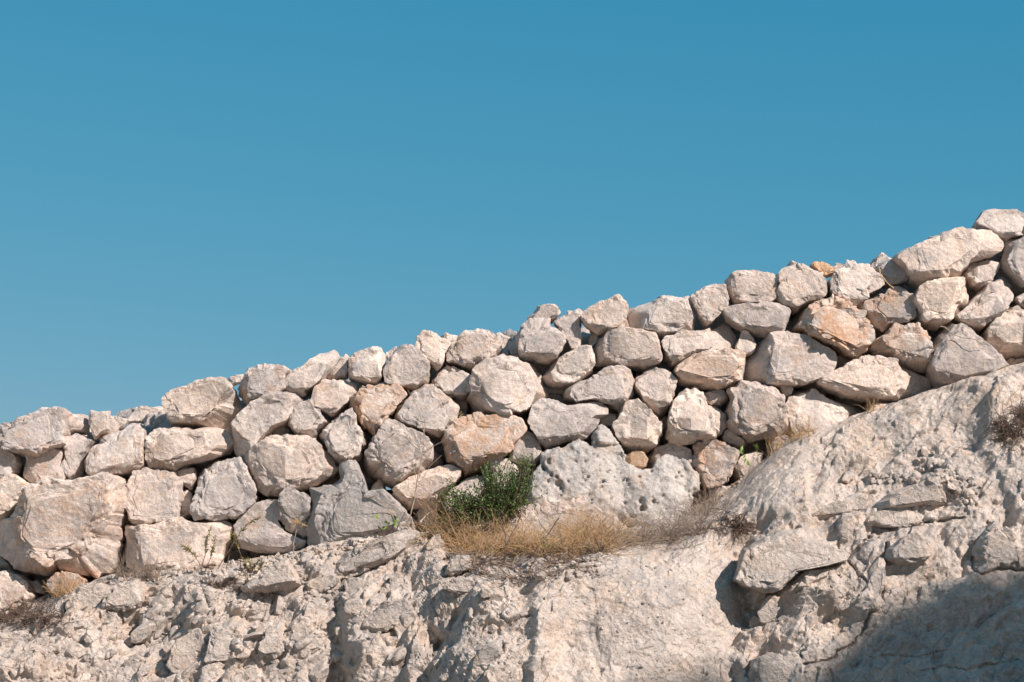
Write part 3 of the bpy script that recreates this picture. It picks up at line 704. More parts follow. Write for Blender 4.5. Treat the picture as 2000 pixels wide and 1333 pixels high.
    step = 3
    ri, ci = list(range(0, nr, step)), list(range(0, nx, step))
    pi = idx[np.ix_(ri, ci)]
    m = len(ci)
    V = [Vector(v) for v in P[pi.ravel()]]
    jdx = np.arange(len(ri) * m).reshape(len(ri), m)
    T = np.stack([jdx[:-1, :-1].ravel(), jdx[1:, :-1].ravel(), jdx[1:, 1:].ravel(), jdx[:-1, 1:].ravel()], 1).tolist()
    return o, BVHTree.FromPolygons(V, T)


def build_ground():
    R = [0, 3, 6, 10, 16, 26, 45, 80, 150, 280, 500]
    n = 72
    V, F = [(0, -2, -1.75)], []
    for r in R[1:]:
        for k in range(n):
            a = 2 * math.pi * k / n
            V.append((r * math.cos(a), -2 + r * math.sin(a), -1.75))
    V = np.array(V)
    V[:, 2] += .12 * pnoise(V * .37) * (np.hypot(V[:, 0], V[:, 1]) < 60)
    tri = [(0, 1 + k, 1 + (k + 1) % n) for k in range(n)]
    for i in range(len(R) - 2):
        a, b = 1 + i * n, 1 + (i + 1) * n
        for k in range(n):
            F.append((a + k, b + k, b + (k + 1) % n, a + (k + 1) % n))
    return tag(link('ground', mesh_from('ground', V, [np.array(tri), np.array(F)], M_GROUND)), kind='structure')


# ------------------------------------------------------------------ a broken stone from its outline
_cs = {}


def cube_sphere(n):
    if n in _cs:
        return _cs[n]
    t = np.tan(np.linspace(-1, 1, n + 1) * math.pi / 4)
    g = np.stack(np.meshgrid(t, t, indexing='ij'), -1).reshape(-1, 2)
    pts, faces = [], []
    k = np.arange((n + 1) ** 2).reshape(n + 1, n + 1)
    q = np.stack([k[:-1, :-1].ravel(), k[1:, :-1].ravel(), k[1:, 1:].ravel(), k[:-1, 1:].ravel()], 1)
    one = np.ones(len(g))
    base = 0
    for ax in range(3):
        for sgn in (1, -1):
            p = np.zeros((len(g), 3))
            p[:, ax] = sgn * one
            p[:, (ax + 1) % 3] = g[:, 0]
            p[:, (ax + 2) % 3] = g[:, 1]
            pts.append(p)
            faces.append((q if sgn > 0 else q[:, ::-1]) + base)
            base += len(g)
    P = np.concatenate(pts)
    F = np.concatenate(faces)
    key = np.round(P * 1e5).astype(np.int64)
    _, first, inv = np.unique(key, axis=0, return_index=True, return_inverse=True)
    P = P[first]
    F = inv.ravel()[F]
    P /= np.linalg.norm(P, axis=1)[:, None]
    _cs[n] = (P, F)
    return _cs[n]


def star_centre(poly):
    a = poly
    b = np.roll(poly, -1, 0)
    area = np.sum(a[:, 0] * b[:, 1] - b[:, 0] * a[:, 1])
    if area < 0:
        a, b = b, a
    e = b - a
    nrm = np.stack([-e[:, 1], e[:, 0]], 1)
    nrm /= np.linalg.norm(nrm, axis=1)[:, None] + 1e-12
    lo, hi = poly.min(0), poly.max(0)
    gx, gz = np.meshgrid(np.linspace(lo[0], hi[0], 31), np.linspace(lo[1], hi[1], 31))
    C = np.stack([gx.ravel(), gz.ravel()], 1)
    s = ((C[:, None, :] - a[None]) * nrm[None]).sum(2).min(1)
    return C[np.argmax(s)]


def radial(poly, c, n=360):
    th = np.linspace(-math.pi, math.pi, n, endpoint=False)
    D = np.stack([np.cos(th), np.sin(th)], 1)
    r = np.full(n, 1e-3)
    a = poly - c
    b = np.roll(poly, -1, 0) - c
    for p, q in zip(a, b):
        e = q - p
        den = D[:, 0] * e[1] - D[:, 1] * e[0]
        den = np.where(abs(den) < 1e-12, 1e-12, den)
        t = (p[0] * e[1] - p[1] * e[0]) / den
        u = (p[0] * D[:, 1] - p[1] * D[:, 0]) / den
        ok = (t > 0) & (u >= -1e-6) & (u <= 1 + 1e-6)
        r = np.where(ok & (t > r), t, r)
    w = np.array([1, 3, 1.0])
    w /= w.sum()
    r = np.convolve(np.concatenate([r[-1:], r, r[:1]]), w, 'valid')
    return th, r * 1.045


def stone_shape(outline, y, seed, n, depth=None, rough=1.0, pits=None, chamfers=None, boxy=.13, flat=False):
    rng = np.random.RandomState(seed)
    W = np.array([at(p[0], p[1], y) for p in outline])
    poly = W[:, [0, 2]]
    c = star_centre(poly)
    th, r = radial(poly, c)
    ext = poly.max(0) - poly.min(0)
    size = math.sqrt(ext[0] * ext[1])
    small = min(ext)
    Df = depth if depth else min(.30, small * rng.uniform(.36, .52))
    Db = max(small * .55, .08)
    d, F = cube_sphere(n)
    a = np.hypot(d[:, 0], d[:, 2])
    ang = np.arctan2(d[:, 2], d[:, 0])
    rr = np.interp(ang, np.append(th, math.pi), np.append(r, r[0]))
    phi = np.arctan2(np.abs(d[:, 1]), a)
    A, B = np.cos(phi) ** boxy, np.sin(phi) ** boxy
    ux = np.where(a > 1e-9, d[:, 0] / np.maximum(a, 1e-9), 0)
    uz = np.where(a > 1e-9, d[:, 2] / np.maximum(a, 1e-9), 0)
    D = np.where(d[:, 1] < 0, -Df, Db)
    P = np.stack([rr * A * ux, D * B, rr * A * uz], 1)
    # flat broken faces: a tilted front face and chamfers running round it
    O = np.stack([r * np.cos(th), r * np.sin(th)], 1)
    planes = []
    nf = np.array([rng.normal(0, .13), -1, rng.normal(.06, .12)])
    planes.append((nf / np.linalg.norm(nf), Df * rng.uniform(.74, .90)))
    for k in range(rng.randint(1, 4)):
        nf = np.array([rng.normal(0, .46), -1, rng.normal(.0, .40)])
        nf /= np.linalg.norm(nf)
        planes.append((nf, Df * rng.uniform(.74, .98) + .08 * size * abs(nf[0])))
    a0 = rng.uniform(0, 6.28)
    m = chamfers if chamfers is not None else rng.randint(1, 3)
    for k in range(m):
        al = a0 + k * 2 * math.pi / m + rng.uniform(-.35, .35)
        s = rng.uniform(.60, .88)
        nn = np.array([math.cos(al) * s, -math.sqrt(1 - s * s), math.sin(al) * s])
        sup = (O[:, 0] * nn[0] + O[:, 1] * nn[2]).max()
        planes.append((nn, sup * rng.uniform(.97, 1.03) + Df * rng.uniform(.16, .46)))
    # undersides shear away more sharply, as they were split
    s = rng.uniform(.70, .88)
    nn = np.array([rng.normal(0, .14), -math.sqrt(1 - s * s), -s])
    nn /= np.linalg.norm(nn)
    sup = (O[:, 0] * nn[0] + O[:, 1] * nn[2]).max()
    planes.append((nn, sup * 1.0 + Df * rng.uniform(.0, .32)))
    for nn, dd in planes:
        t = P @ nn
        k = np.where(t > dd, dd / np.maximum(t, 1e-9), 1.0)
        P *= k[:, None]
    Wp = P + np.array([c[0], y, c[1]])
    N = P / (np.linalg.norm(P * np.array([1, 1.2, 1]), axis=1)[:, None] + 1e-9)
    S = 1.0 / size
    warp = np.stack([pnoise(Wp * 9), pnoise(Wp * 9 + 31), pnoise(Wp * 9 + 77)], 1) * .02
    Q = Wp + warp + seed * 1.37
    h1, e1 = chips(Q * rng.uniform(1.9, 3.0) * S, 1.2, .6, 42)
    h2, e2 = chips(Q * (7.5 * S ** .6) + 4, 1.3, .6, 34)
    h3, e3 = chips(Q * 26 + 8, 1.2, .6, 22)
    f = fbm(Q * 2.2 * S, 3, .5)
    rid = 1 - np.abs(pnoise(Q * 6.0 * S ** .7 + 55)) * 2
    crk = np.clip(rid - .80, 0, .2) * 5
    rough = rough * rng.uniform(.6, 1.3)
    h1 = h1 * min(1.0, .34 / size)
    h = size * (.060 * h1 + .027 * h2 * rough + .006 * f - .024 * crk * rough) + rough * (.0095 * h3 + .0045 * fbm(Q * 30, 3, .65))
    h = np.clip(h, -.3 * size, .10 * size)
    edge = np.clip(1 - np.abs(d[:, 1]) * 1.5, 0, 1)
    P = P + N * (h * (1 - .15 * edge))[:, None]
    if flat:
        P[:, 1] = np.maximum(P[:, 1], -Df)
    if pits:
        Wp = P + np.array([c[0], y, c[1]])
        px, py = project(Wp)
        fr = d[:, 1] < .1
        px, py = px + 2.2 * pnoise(Wp * 40), py + 2.2 * pnoise(Wp * 40 + 20)
        for qx, qy, q in pits:
            e = np.hypot(px - qx, (py - qy) * rng.uniform(.7, 1.0)) / q
            P[:, 1] += np.where(fr, .0060 * q * np.clip(1.15 - e ** 3, 0, 1), 0)
    return P, F, np.array([c[0], y, c[1]]), size


def res_for(outline, px_per=4.0, lo=10, hi=46):
    o = np.array(outline)
    e = o.max(0) - o.min(0)
    return int(min(hi, max(lo, round(math.sqrt(e[0] * e[1]) / px_per))))


_seed = [100]


def stone(name, outline, y, mat, parent=None, rust=.3, grey=.35, n=None, **kw):
    _seed[0] += 1
    P, F, c, size = stone_shape(outline, y, _seed[0], n or res_for(outline), **kw)
    o = link(name, mesh_from(name, P, F, mat, crisp=19), c, parent)
    o['rust'] = float(rust)
    o['grey'] = float(grey)
    return o


def blob(px, py, rx, ry, rng, k=8):
    a0 = rng.uniform(0, 6.28)
    out = []
    for i in range(k):
        a = a0 + 2 * math.pi * i / k + rng.uniform(-.25, .25)
        q = rng.uniform(.78, 1.1)
        out.append((px + rx * q * math.cos(a), py + ry * q * math.sin(a)))
    return out


M_GROUND = limestone('pale_gravel_ground', (0.56, 0.47, 0.39), (0.42, 0.355, 0.295), (0.42, 0.28, 0.18), per_stone=False, rust_amount=.3)
ground = build_ground()
outcrop, ROCK = build_outcrop()


def hit(px, py):
    d = Vector(ray(px, py)).normalized()
    for k in range(9):
        loc, nrm, i, dist = ROCK.ray_cast(Vector((0, CAM_Y, 0)), d)
        if loc is not None:
            break
        d = Vector(ray(px, py + 8 * (k + 1))).normalized()
    return loc, nrm


# a bluff that stands out of sight to the right and shades the corner of the outcrop
def build_bluff():
    edge = [(1440, 1420), (1515, 1340), (1580, 1285), (1635, 1236), (1672, 1196), (1712, 1164), (1785, 1136), (1870, 1118), (1950, 1098), (2050, 1060), (2200, 1010)]
    base = np.array([4.0, -1.2, .9])
    pts = []
    for px, py in edge:
        q, _ = hit(px, min(py, 1345))
        loc = np.array(at(px, py, q.y))
        pts.append(loc)
    dist = 24.0
    right = np.cross(SUN_DIR, np.array([0, 0, 1.0]))
    right /= np.linalg.norm(right)
    top = [p + SUN_DIR * dist for p in pts]
    c = top[5]
    # same silhouette as seen from the sun, laid out across the sun's direction, then carried down to the ground
    flat = [(float((p - c) @ right), float((p - c)[2] - ((p - c) @ SUN_DIR) * SUN_DIR[2])) for p in top]
    fwd = np.array([SUN_DIR[0], SUN_DIR[1], 0.0])
    fwd /= np.linalg.norm(fwd)
    return c, right, fwd, top


def make_bluff():
    c, right, fwd, top = build_bluff()
    rows = []
    prof = [(np.array(p) - c) @ right for p in top]
    hs = []
    for p in top:
        q = (p - c)
        u = q @ right
        v = q @ fwd
        # slide along the sun's direction until it lies over the ridge line
        t = -v / (SUN_DIR @ fwd)
        q = q + SUN_DIR * t
        hs.append((u, c[2] + q[2]))
    hs.sort()
    us = np.array([h[0] for h in hs])
    zs = np.array([h[1] for h in hs])
    n, m = 120, 60
    U = np.linspace(us[0] - .4, us[-1] + 5, n)
    Zt = np.interp(U, us, zs, left=zs[0] - .8, right=zs[-1] + .5)
    Zt += 0.04 * pnoise(np.stack([U * 3, U * 0, U * 0], 1))
    V, F = [], []
    for j in range(m):
        s = j / (m - 1)
        side = -1 + 2 * s                       # front foot .. ridge .. back foot
        hgt = (1 - abs(side)) ** .45
        for i in range(n):
            wdt = 3.2
            p = c + right * U[i] + fwd * (side * wdt)
            z = -1.9 + (Zt[i] + 1.9) * hgt
            V.append((p[0], p[1], z))
    V = np.array(V)
    h = .3 * fbm(V * .5, 4, .5)
    k = np.repeat(np.abs(np.linspace(-1, 1, m)), n)
    V[:, 0] += fwd[0] * h * k
    V[:, 1] += fwd[1] * h * k
    idx = np.arange(n * m).reshape(m, n)
    F = np.stack([idx[:-1, :-1].ravel(), idx[:-1, 1:].ravel(), idx[1:, 1:].ravel(), idx[1:, :-1].ravel()], 1)
    # close the two ends
    capa = [int(v) for v in idx[:, 0]]
    capb = [int(v) for v in idx[::-1, -1]]
    me = mesh_from('rock_bluff', V, F, M_ROCK)
    return tag(link('rock_bluff', me), kind='structure')


make_bluff()

# ------------------------------------------------------------------ the wall
foot_mid = at(1000, 1010, 0)
wall = bpy.data.objects.new('dry_stone_wall', None)
COL.objects.link(wall)
wall.location = foot_mid
tag(wall, 'long dry stone wall of pale limestone climbing the outcrop under the sky', 'wall', kind='thing')
rng = np.random.RandomState(5)
for s, back, rust, grey, label in WALL:
    if label and 'largest' in label:
        _seed[0] += 5000
    mt = M_STONE
    if label and ('grey weathered' in label or 'dark grey' in label):
        mt, grey = M_GREY, .5
    elif label and 'upright pale grey' in label:
        mt = M_PALE
    elif label and 'small' in label and 'orange' in label:
        mt = M_TAN
    o = stone('stone', parse(s), back + rng.uniform(-.03, .03), mt, wall, min(.86, rust * 1.08), grey, rough=.95 if label and 'largest' in label else .75 + .5 * (rust > .5))
    if label:
        o['label'] = label
        if 'largest' in label:
            _seed[0] -= 5000
# the inner stones of the wall, seen dimly through the joints
tl = np.array(TOPLINE)
ft = np.array([(p[0], p[1]) for p in FOOT])
CV, CF, cb = [], [], 0
for layer, (dx, step, yy, rad) in enumerate([(-30, 62, .34, 44), (8, 76, .60, 56), (-20, 90, .92, 66), (-800, 90, .45, 66), (2080, 90, .45, 66)]):
    for px in np.arange(dx, (2070, 2070, 2070, -40, 2720)[layer], step):
        t0 = np.interp(px, tl[:, 0], tl[:, 1]) + 50 + 12 * min(layer, 2)
        t1 = np.interp(px, ft[:, 0], ft[:, 1]) + 30
        k = max(1, int(round((t1 - t0) / (rad * 1.2))))
        for i in range(k):
            cx, cy = px + rng.uniform(-8, 8), t0 + (i + .5) * (t1 - t0) / k + rng.uniform(-7, 7)
            if math.hypot(cx - 922, cy - 806) < 34 + 12 * layer or math.hypot(cx - 757, cy - 953) < 26 + 12 * layer:
                continue
            _seed[0] += 1
            P, F, c, size = stone_shape(blob(cx, cy, rad * rng.uniform(.9, 1.1), rad * rng.uniform(.85, 1.05), rng), yy + rng.uniform(-.05, .05), _seed[0], 6)
            CV.append(P + c - foot_mid)
            CF.append(F + cb)
            cb += len(P)
# the wall runs on past both sides of the photograph
for x0, x1 in ((-770, -40), (2062, 2700)):
    for px in np.arange(x0, x1, 100):
        t0 = np.interp(px, tl[:, 0], tl[:, 1]) + rng.uniform(-8, 8)
        t1 = np.interp(px, ft[:, 0], ft[:, 1]) + 25
        k = max(2, int(round((t1 - t0) / 84)))
        for i in range(k):
            _seed[0] += 1
            hh = (t1 - t0) / k
            P, F, c, size = stone_shape(blob(px + (i % 2) * 34 - 10, t0 + (i + .5) * hh, 58, hh * .53, rng), rng.uniform(-.04, .04), _seed[0], 13)
            CV.append(P + c - foot_mid)
            CF.append(F + cb)
            cb += len(P)
core = link('core_rubble', mesh_from('core_rubble', np.concatenate(CV), np.concatenate(CF), M_STONE), foot_mid, wall)
core['kind'] = 'stuff'
core['rust'] = .5
core['grey'] = .5

def pitted_boulder(outline, y, depth, thick, pits):
    O = np.array(outline)
    s = 2.4
    gx, gy = np.meshgrid(np.arange(O[:, 0].min() - 4, O[:, 0].max() + 4, s), np.arange(O[:, 1].min() - 4, O[:, 1].max() + 4, s), indexing='ij')
    G = np.stack([gx.ravel(), gy.ravel()], 1)
    seedp = np.stack([G[:, 0] * .05, G[:, 1] * .05, G[:, 0] * 0], 1)
    J = G + np.stack([4 * pnoise(seedp) + 2 * pnoise(seedp * 3.1), 4 * pnoise(seedp + 9) + 2 * pnoise(seedp * 3.1 + 9)], 1)
    inside = np.zeros(len(G), bool)
    dist = np.full(len(G), 1e9)
    for a, c in zip(O, np.roll(O, -1, 0)):
        cr = ((a[1] > J[:, 1]) != (c[1] > J[:, 1])) & (J[:, 0] < (c[0] - a[0]) * (J[:, 1] - a[1]) / (c[1] - a[1] + 1e-12) + a[0])
        inside ^= cr
        ab = c - a
        t = np.clip(((J - a) @ ab) / (ab @ ab), 0, 1)
        dist = np.minimum(dist, np.linalg.norm(J - a - t[:, None] * ab, axis=1))
    dist = np.where(inside, dist, 0)
    prof = np.sqrt(np.clip(1 - (1 - np.clip(dist / 55, 0, 1)) ** 2.4, 0, 1))
    W = np.array([at(p[0], p[1], y) for p in G])
    h1, _ = chips(W * 3.2 + 2, 1.0, .4)
    h2, _ = chips(W * 11 + 6, 1.0, .5)
    rel = .045 * h1 + .010 * h2 + .022 * fbm(W * 5, 4, .5) + .004 * fbm(W * 30, 3, .6)
    rel += .05 * np.exp(-((G[:, 0] - 1195 - .25 * (G[:, 1] - 900)) / 26) ** 2) * (G[:, 1] > 870)       # shallow gully between its two lobes
    Yf = -depth * prof + rel * np.clip(dist / 10, 0, 1) - .10 * (G[:, 1] - 830) / 180
    wx, wy = G[:, 0] + 3.0 * pnoise(W * 34), G[:, 1] + 3.0 * pnoise(W * 34 + 20)
    for qx, qy, q in pits:
        al, el = rng.uniform(0, 3.14), rng.uniform(.45, 1.0)
        ex, ey = wx - qx, wy - qy
        e = np.hypot(ex * math.cos(al) + ey * math.sin(al), (ey * math.cos(al) - ex * math.sin(al)) / el) / q
        Yf += rng.uniform(.0045, .0105) * q * np.exp(-(e * 1.05) ** 3)
    front = W + np.stack([0 * Yf, Yf, 0 * Yf], 1)
    back = W + np.stack([0 * Yf, thick * prof, 0 * Yf], 1)
    nx, ny = gx.shape
    idx = np.arange(nx * ny).reshape(nx, ny)
    ins = inside.reshape(nx, ny)
    cell = ins[:-1, :-1] & ins[1:, :-1] & ins[1:, 1:] & ins[:-1, 1:]
    q = np.stack([idx[:-1, :-1][cell], idx[1:, :-1][cell], idx[1:, 1:][cell], idx[:-1, 1:][cell]], 1)
    V = np.concatenate([front, back])
    n = nx * ny
    F = [q[:, ::-1], q + n]
    from collections import Counter
    cnt = Counter()
    for f in q.tolist():
        for k in range(4):
            cnt[(f[k], f[(k + 1) % 4])] += 1
    rim = [(a, c, c + n, a + n) for (a, c) in cnt if (c, a) not in cnt]
    F.append(np.array(rim))
    used = np.unique(np.concatenate([f.ravel() for f in F]))
    m = np.full(2 * n, -1)
    m[used] = np.arange(len(used))
    c0 = W[inside].mean(0)
    return link('boulder', mesh_from('boulder', V[used] - c0, [m[f] for f in F], M_PALE), c0)


bo = pitted_boulder(parse(PITTED), -.10, .10, .35, PITS + [(float(rng.normal(1170, 55)), float(rng.uniform(875, 990)), float(rng.uniform(1.5, 2.8))) for _ in range(100)] + [(float(rng.uniform(1250, 1350)), float(rng.uniform(905, 985)), float(rng.uniform(1.5, 2.4))) for _ in range(20)])
bo['rust'] = .05
bo['grey'] = .5
tag(bo, 'broad pale boulder riddled with small dark holes at the wall foot', 'boulder')
hump = stone('boulder', [(930,1050),(952,1022),(985,1002),(1020,988),(1062,976),(1090,982),(1125,978),(1160,992),(1180,1004),(1215,1030),(1222,1062),(1195,1085),(1100,1095),(980,1090)], -.30, M_STONE, None, .6, .1, n=50, depth=.16)
tag(hump, 'low orange white rock hump behind the dry grass', 'boulder')

# ------------------------------------------------------------------ blocks that are part of the outcrop
SLABS = [
 ([(640,1118),(650,1100),(690,1075),(730,1060),(790,1035),(820,1045),(800,1070),(760,1095),(720,1115),(690,1135),(650,1145)], .22, .3),
 ([(597,1148),(604,1135),(640,1120),(662,1132),(655,1148),(620,1162),(600,1162)], .10, .3),
 ([(812,1095),(830,1078),(860,1072),(872,1090),(850,1104),(825,1108)], .08, .2),
 ([(865,1150),(875,1138),(900,1128),(925,1136),(936,1150),(930,1165),(912,1172),(895,1162)], .09, .2),
 ([(1436,1132),(1452,1078),(1485,1058),(1530,1038),(1562,1035),(1584,1058),(1640,1082),(1655,1080),(1640,1100),(1590,1112),(1550,1118),(1530,1142),(1510,1156),(1490,1156),(1462,1148)], .20, .4),
 ([(1634,1040),(1640,1010),(1660,1006),(1672,1018),(1668,1045),(1655,1063),(1640,1055)], .10, .6),
 ([(1575,1012),(1620,985),(1680,962),(1692,972),(1682,995),(1640,1012),(1600,1020)], .12, .2),
 ([(1732,1075),(1762,1052),(1790,1038),(1825,1060),(1826,1072),(1798,1104),(1762,1104),(1734,1095)], .12, .2),
 ([(1712,985),(1735,965),(1790,945),(1820,940),(1845,965),(1850,985),(1800,992),(1750,998),(1720,1002)], .14, .3),
 ([(1690,1015),(1715,1000),(1780,990),(1800,1005),(1805,1020),(1770,1032),(1720,1032),(1695,1027)], .12, .5),
 ([(1900,1080),(1915,1050),(1945,1020),(1970,1040),(1985,1080),(1975,1106),(1930,1116)], .10, .1),
 ([(1680,1180),(1700,1110),(1720,1085),(1730,1100),(1722,1150),(1712,1185)], .07, .2),
 ([(1480,1195),(1500,1165),(1530,1170),(1540,1190),(1520,1215),(1490,1225)], .06, .2),
 ([(1460,1330),(1470,1290),(1510,1275),(1550,1295),(1570,1320),(1540,1350),(1480,1360)], .10, .2),
 ([(205,1175),(225,1150),(262,1130),(282,1150),(272,1185),(240,1200),(212,1195)], .10, .2),
 ([(128,1195),(135,1160),(165,1145),(200,1140),(215,1160),(190,1190),(150,1205)], .10, .15),
 ([(330,1300),(350,1250),(390,1225),(410,1270),(400,1310),(360,1330)], .10, .2),
 ([(405,1290),(415,1230),(455,1200),(480,1215),(490,1260),(470,1295),(430,1305)], .10, .2),
 ([(505,1280),(520,1235),(545,1215),(560,1240),(555,1280),(530,1295)], .08, .2),
 ([(565,1245),(575,1210),(600,1200),(612,1230),(600,1262),(580,1268)], .07, .2),
 ([(700,1220),(745,1180),(790,1170),(810,1190),(790,1215),(740,1240),(710,1240)], .10, .2),
 ([(0,1262),(10,1240),(45,1232),(62,1248),(50,1275),(15,1282)], .08, .1),
]
for out, dep, rust in SLABS:
    cx, cy = np.mean(out, 0)
    loc, nrm = hit(cx, cy)
    stone('rock_slab', out, loc.y + (.02 if dep < .2 else -.03), M_ROCK, outcrop, rust, .3, depth=dep, rough=1.1, n=res_for(out, 5, 10, 30))
# fist-sized stones set in the rubbly face
for i in range(120):
    if i < 85:
        cx, cy = rng.uniform(60, 640), rng.uniform(1165, 1335)
        if cy < np.interp(cx, [60, 120, 250, 640], [1270, 1200, 1165, 1165]):
            continue
    elif i < 110:
        cx, cy = rng.uniform(650, 1000), rng.uniform(1130, 1330)
    else:
        cx, cy = rng.uniform(1455, 1700), rng.uniform(1100, 1330)
    r = rng.choice([7, 9, 12, 16, 22], p=[.25, .25, .25, .15, .10])
    loc, nrm = hit(cx, cy)
    if loc is None:
        continue
    stone('embedded_stone', blob(cx, cy, r * rng.uniform(.8, 1.3), r * rng.uniform(.8, 1.1), rng, 7), loc.y + r * .0012, M_ROCK, outcrop, rng.uniform(0, .4), .3, n=res_for([(0, 0), (2 * r, 2 * r)], 4, 5, 12))

# ------------------------------------------------------------------ loose stones on the outcrop
LOOSE = [
 ([(471,1150),(507,1120),(540,1102),(560,1097),(580,1125),(586,1142),(560,1154),(515,1157),(482,1159)], .13, 'cream block resting alone on the edge below the wall, left of centre'),
 ([(780,1042),(800,1030),(812,1043),(828,1066),(815,1077),(790,1072)], .08, 'white angular stone at the left end of the dry grass, highest of three'),
 ([(832,1070),(842,1050),(856,1044),(866,1060),(864,1076),(846,1082)], .06, 'small white stone casting a shadow beside the left end of the dry grass'),
 ([(867,1125),(882,1090),(890,1084),(915,1087),(922,1110),(900,1120),(882,1128)], .07, 'flat faced white stone leaning below the left end of the grass'),
 ([(935,1158),(944,1150),(955,1152),(964,1166),(952,1171),(940,1167)], .04, 'small white pebble sitting over a dark crevice'),
 ([(986,1140),(992,1130),(1000,1145),(1003,1154),(990,1158)], .03, 'thin upright chip of stone at the tip of the twig litter'),
 ([(1043,1126),(1058,1116),(1073,1123),(1065,1133),(1048,1134)], .05, 'small square white stone at the lower edge of the twig litter'),
 ([(1643,940),(1650,924),(1662,918),(1670,925),(1666,938),(1655,946)], .05, 'small pale stone perched on the slope left of the rubble'),
 ([(1412,1012),(1420,998),(1436,996),(1450,1004),(1444,1016),(1424,1018)], .05, 'rounded stone beside the dark tangle of roots'),
 ([(1385,1030),(1395,1018),(1404,1022),(1400,1034),(1388,1036)], .03, 'tiny white stone on the rim above the bright slab'),
 ([(1120,1075),(1135,1062),(1155,1058),(1168,1070),(1160,1084),(1130,1086)], .05, 'grey stone half hidden in the right end of the straw'),
 ([(1130,1092),(1145,1082),(1170,1080),(1185,1088),(1175,1098),(1140,1100)], .04, 'flat grey stone lying in the litter under the straw'),
 ([(226,1165),(234,1158),(250,1160),(256,1172),(240,1180)], .04, None),
]
for out, dep, label in LOOSE:
    if not label:
        continue
    cx, cy = np.mean(out, 0)
    loc, nrm = hit(cx, cy)
    o = stone('loose_stone', out, loc.y - .5 * dep, M_ROCK, None, .2, .3, depth=dep, n=res_for(out, 3, 10, 34))
    tag(o, label, 'stone', 'loose stones on the outcrop')


def chip_bed(name, spots, mat, tilt=0.0, n=3):
    """many little broken chips joined into one heap"""
    V, F, base = [], [], 0
    for cx, cy, r in spots:
        loc, nrm = hit(cx, cy)
        if loc is None:
            continue
        P, f = cube_sphere(n)
        g = np.random.RandomState(int(cx * 7 + cy * 131) % 99991)
        Q = P * r * .0034 * g.uniform(.65, 1.3, 3)
        for _ in range(8):
            nn = g.normal(size=3)
            nn /= np.linalg.norm(nn)
            t = Q @ nn
            dd = g.uniform(.45, .75) * t.max()
            Q = Q - np.clip(t - dd, 0, None)[:, None] * nn
        if tilt:
            al = tilt + g.normal(0, .35)
            e = Q * np.array([1.35, 1.0, .8])
            Q = np.stack([e[:, 0] * math.cos(al) - e[:, 2] * math.sin(al), e[:, 1], e[:, 0] * math.sin(al) + e[:, 2] * math.cos(al)], 1)
        V.append(Q + np.array(loc) + np.array([0, -.0012 * r, .0008 * r]) * (1 - 1.6 * bool(tilt)))
        F.append(f + base)
        base += len(P)
    me = mesh_from(name, np.concatenate(V), np.concatenate(F), mat, smooth=False)
    return tag(link(name, me), kind='stuff')


# angular fragments locked in the face of the outcrop
spots = []
while len(spots) < 430:
    k = len(spots)
    if k < 320:
        cx, cy = rng.uniform(20, 660), rng.uniform(1150, 1345)
        if cy < np.interp(cx, [20, 60, 120, 250, 660], [1290, 1262, 1195, 1150, 1150]):
            continue
    elif k < 360:
        cx, cy = rng.uniform(660, 1010), rng.uniform(1130, 1340)
    else:
        cx, cy = rng.uniform(1455, 1720), rng.uniform(1110, 1340)
    spots.append((cx, cy, rng.choice([5, 8, 12, 17, 24], p=[.36, .32, .20, .09, .03])))
chip_bed('rubble', spots, M_ROCK, .85, 5)
spots = []
for i in range(90):
    t = rng.uniform(0, 1)
    spots.append((1785 + 120 * t + rng.normal(0, 10), 905 + 62 * t + rng.normal(0, 13), rng.choice([4, 6, 8, 11], p=[.35, .35, .2, .1])))
for i in range(45):
    spots.append((rng.uniform(1700, 1790), 945 - (rng.uniform(0, 18)), rng.choice([3, 5, 8])))
for i in range(60):
    spots.append((rng.uniform(1840, 1910), rng.uniform(960, 985), rng.choice([2.5, 4])))
for i in range(60):
    x = rng.uniform(640, 680) if i % 2 else rng.uniform(590, 650)
    spots.append((x, rng.uniform(1150, 1185), rng.choice([3, 4.5, 7])))
chip_bed('rubble', spots, M_ROCK)
spots = [(rng.uniform(930, 1180), rng.uniform(1085, 1130), rng.choice([2, 3, 5, 7])) for _ in range(130)]
spots += [(rng.uniform(240, 600), rng.uniform(1085, 1140), rng.choice([2, 3, 5, 7])) for _ in range(120)]
spots += [(rng.uniform(80, 2000), rng.uniform(1100, 1330), rng.choice([2, 2.5, 3.5])) for _ in range(300)]
spots += [(x, np.interp(x, ft[:, 0], ft[:, 1]) + rng.uniform(2, 22), rng.choice([2, 3, 4, 6])) for x in rng.uniform(80, 870, 260)]
chip_bed('gravel', spots, M_ROCK)
chip_bed('soil', [(x, np.interp(x, ft[:, 0], ft[:, 1]) + rng.uniform(0, 14), rng.choice([2, 2.5, 3.5])) for x in rng.uniform(80, 1460, 420)], M_SOIL)


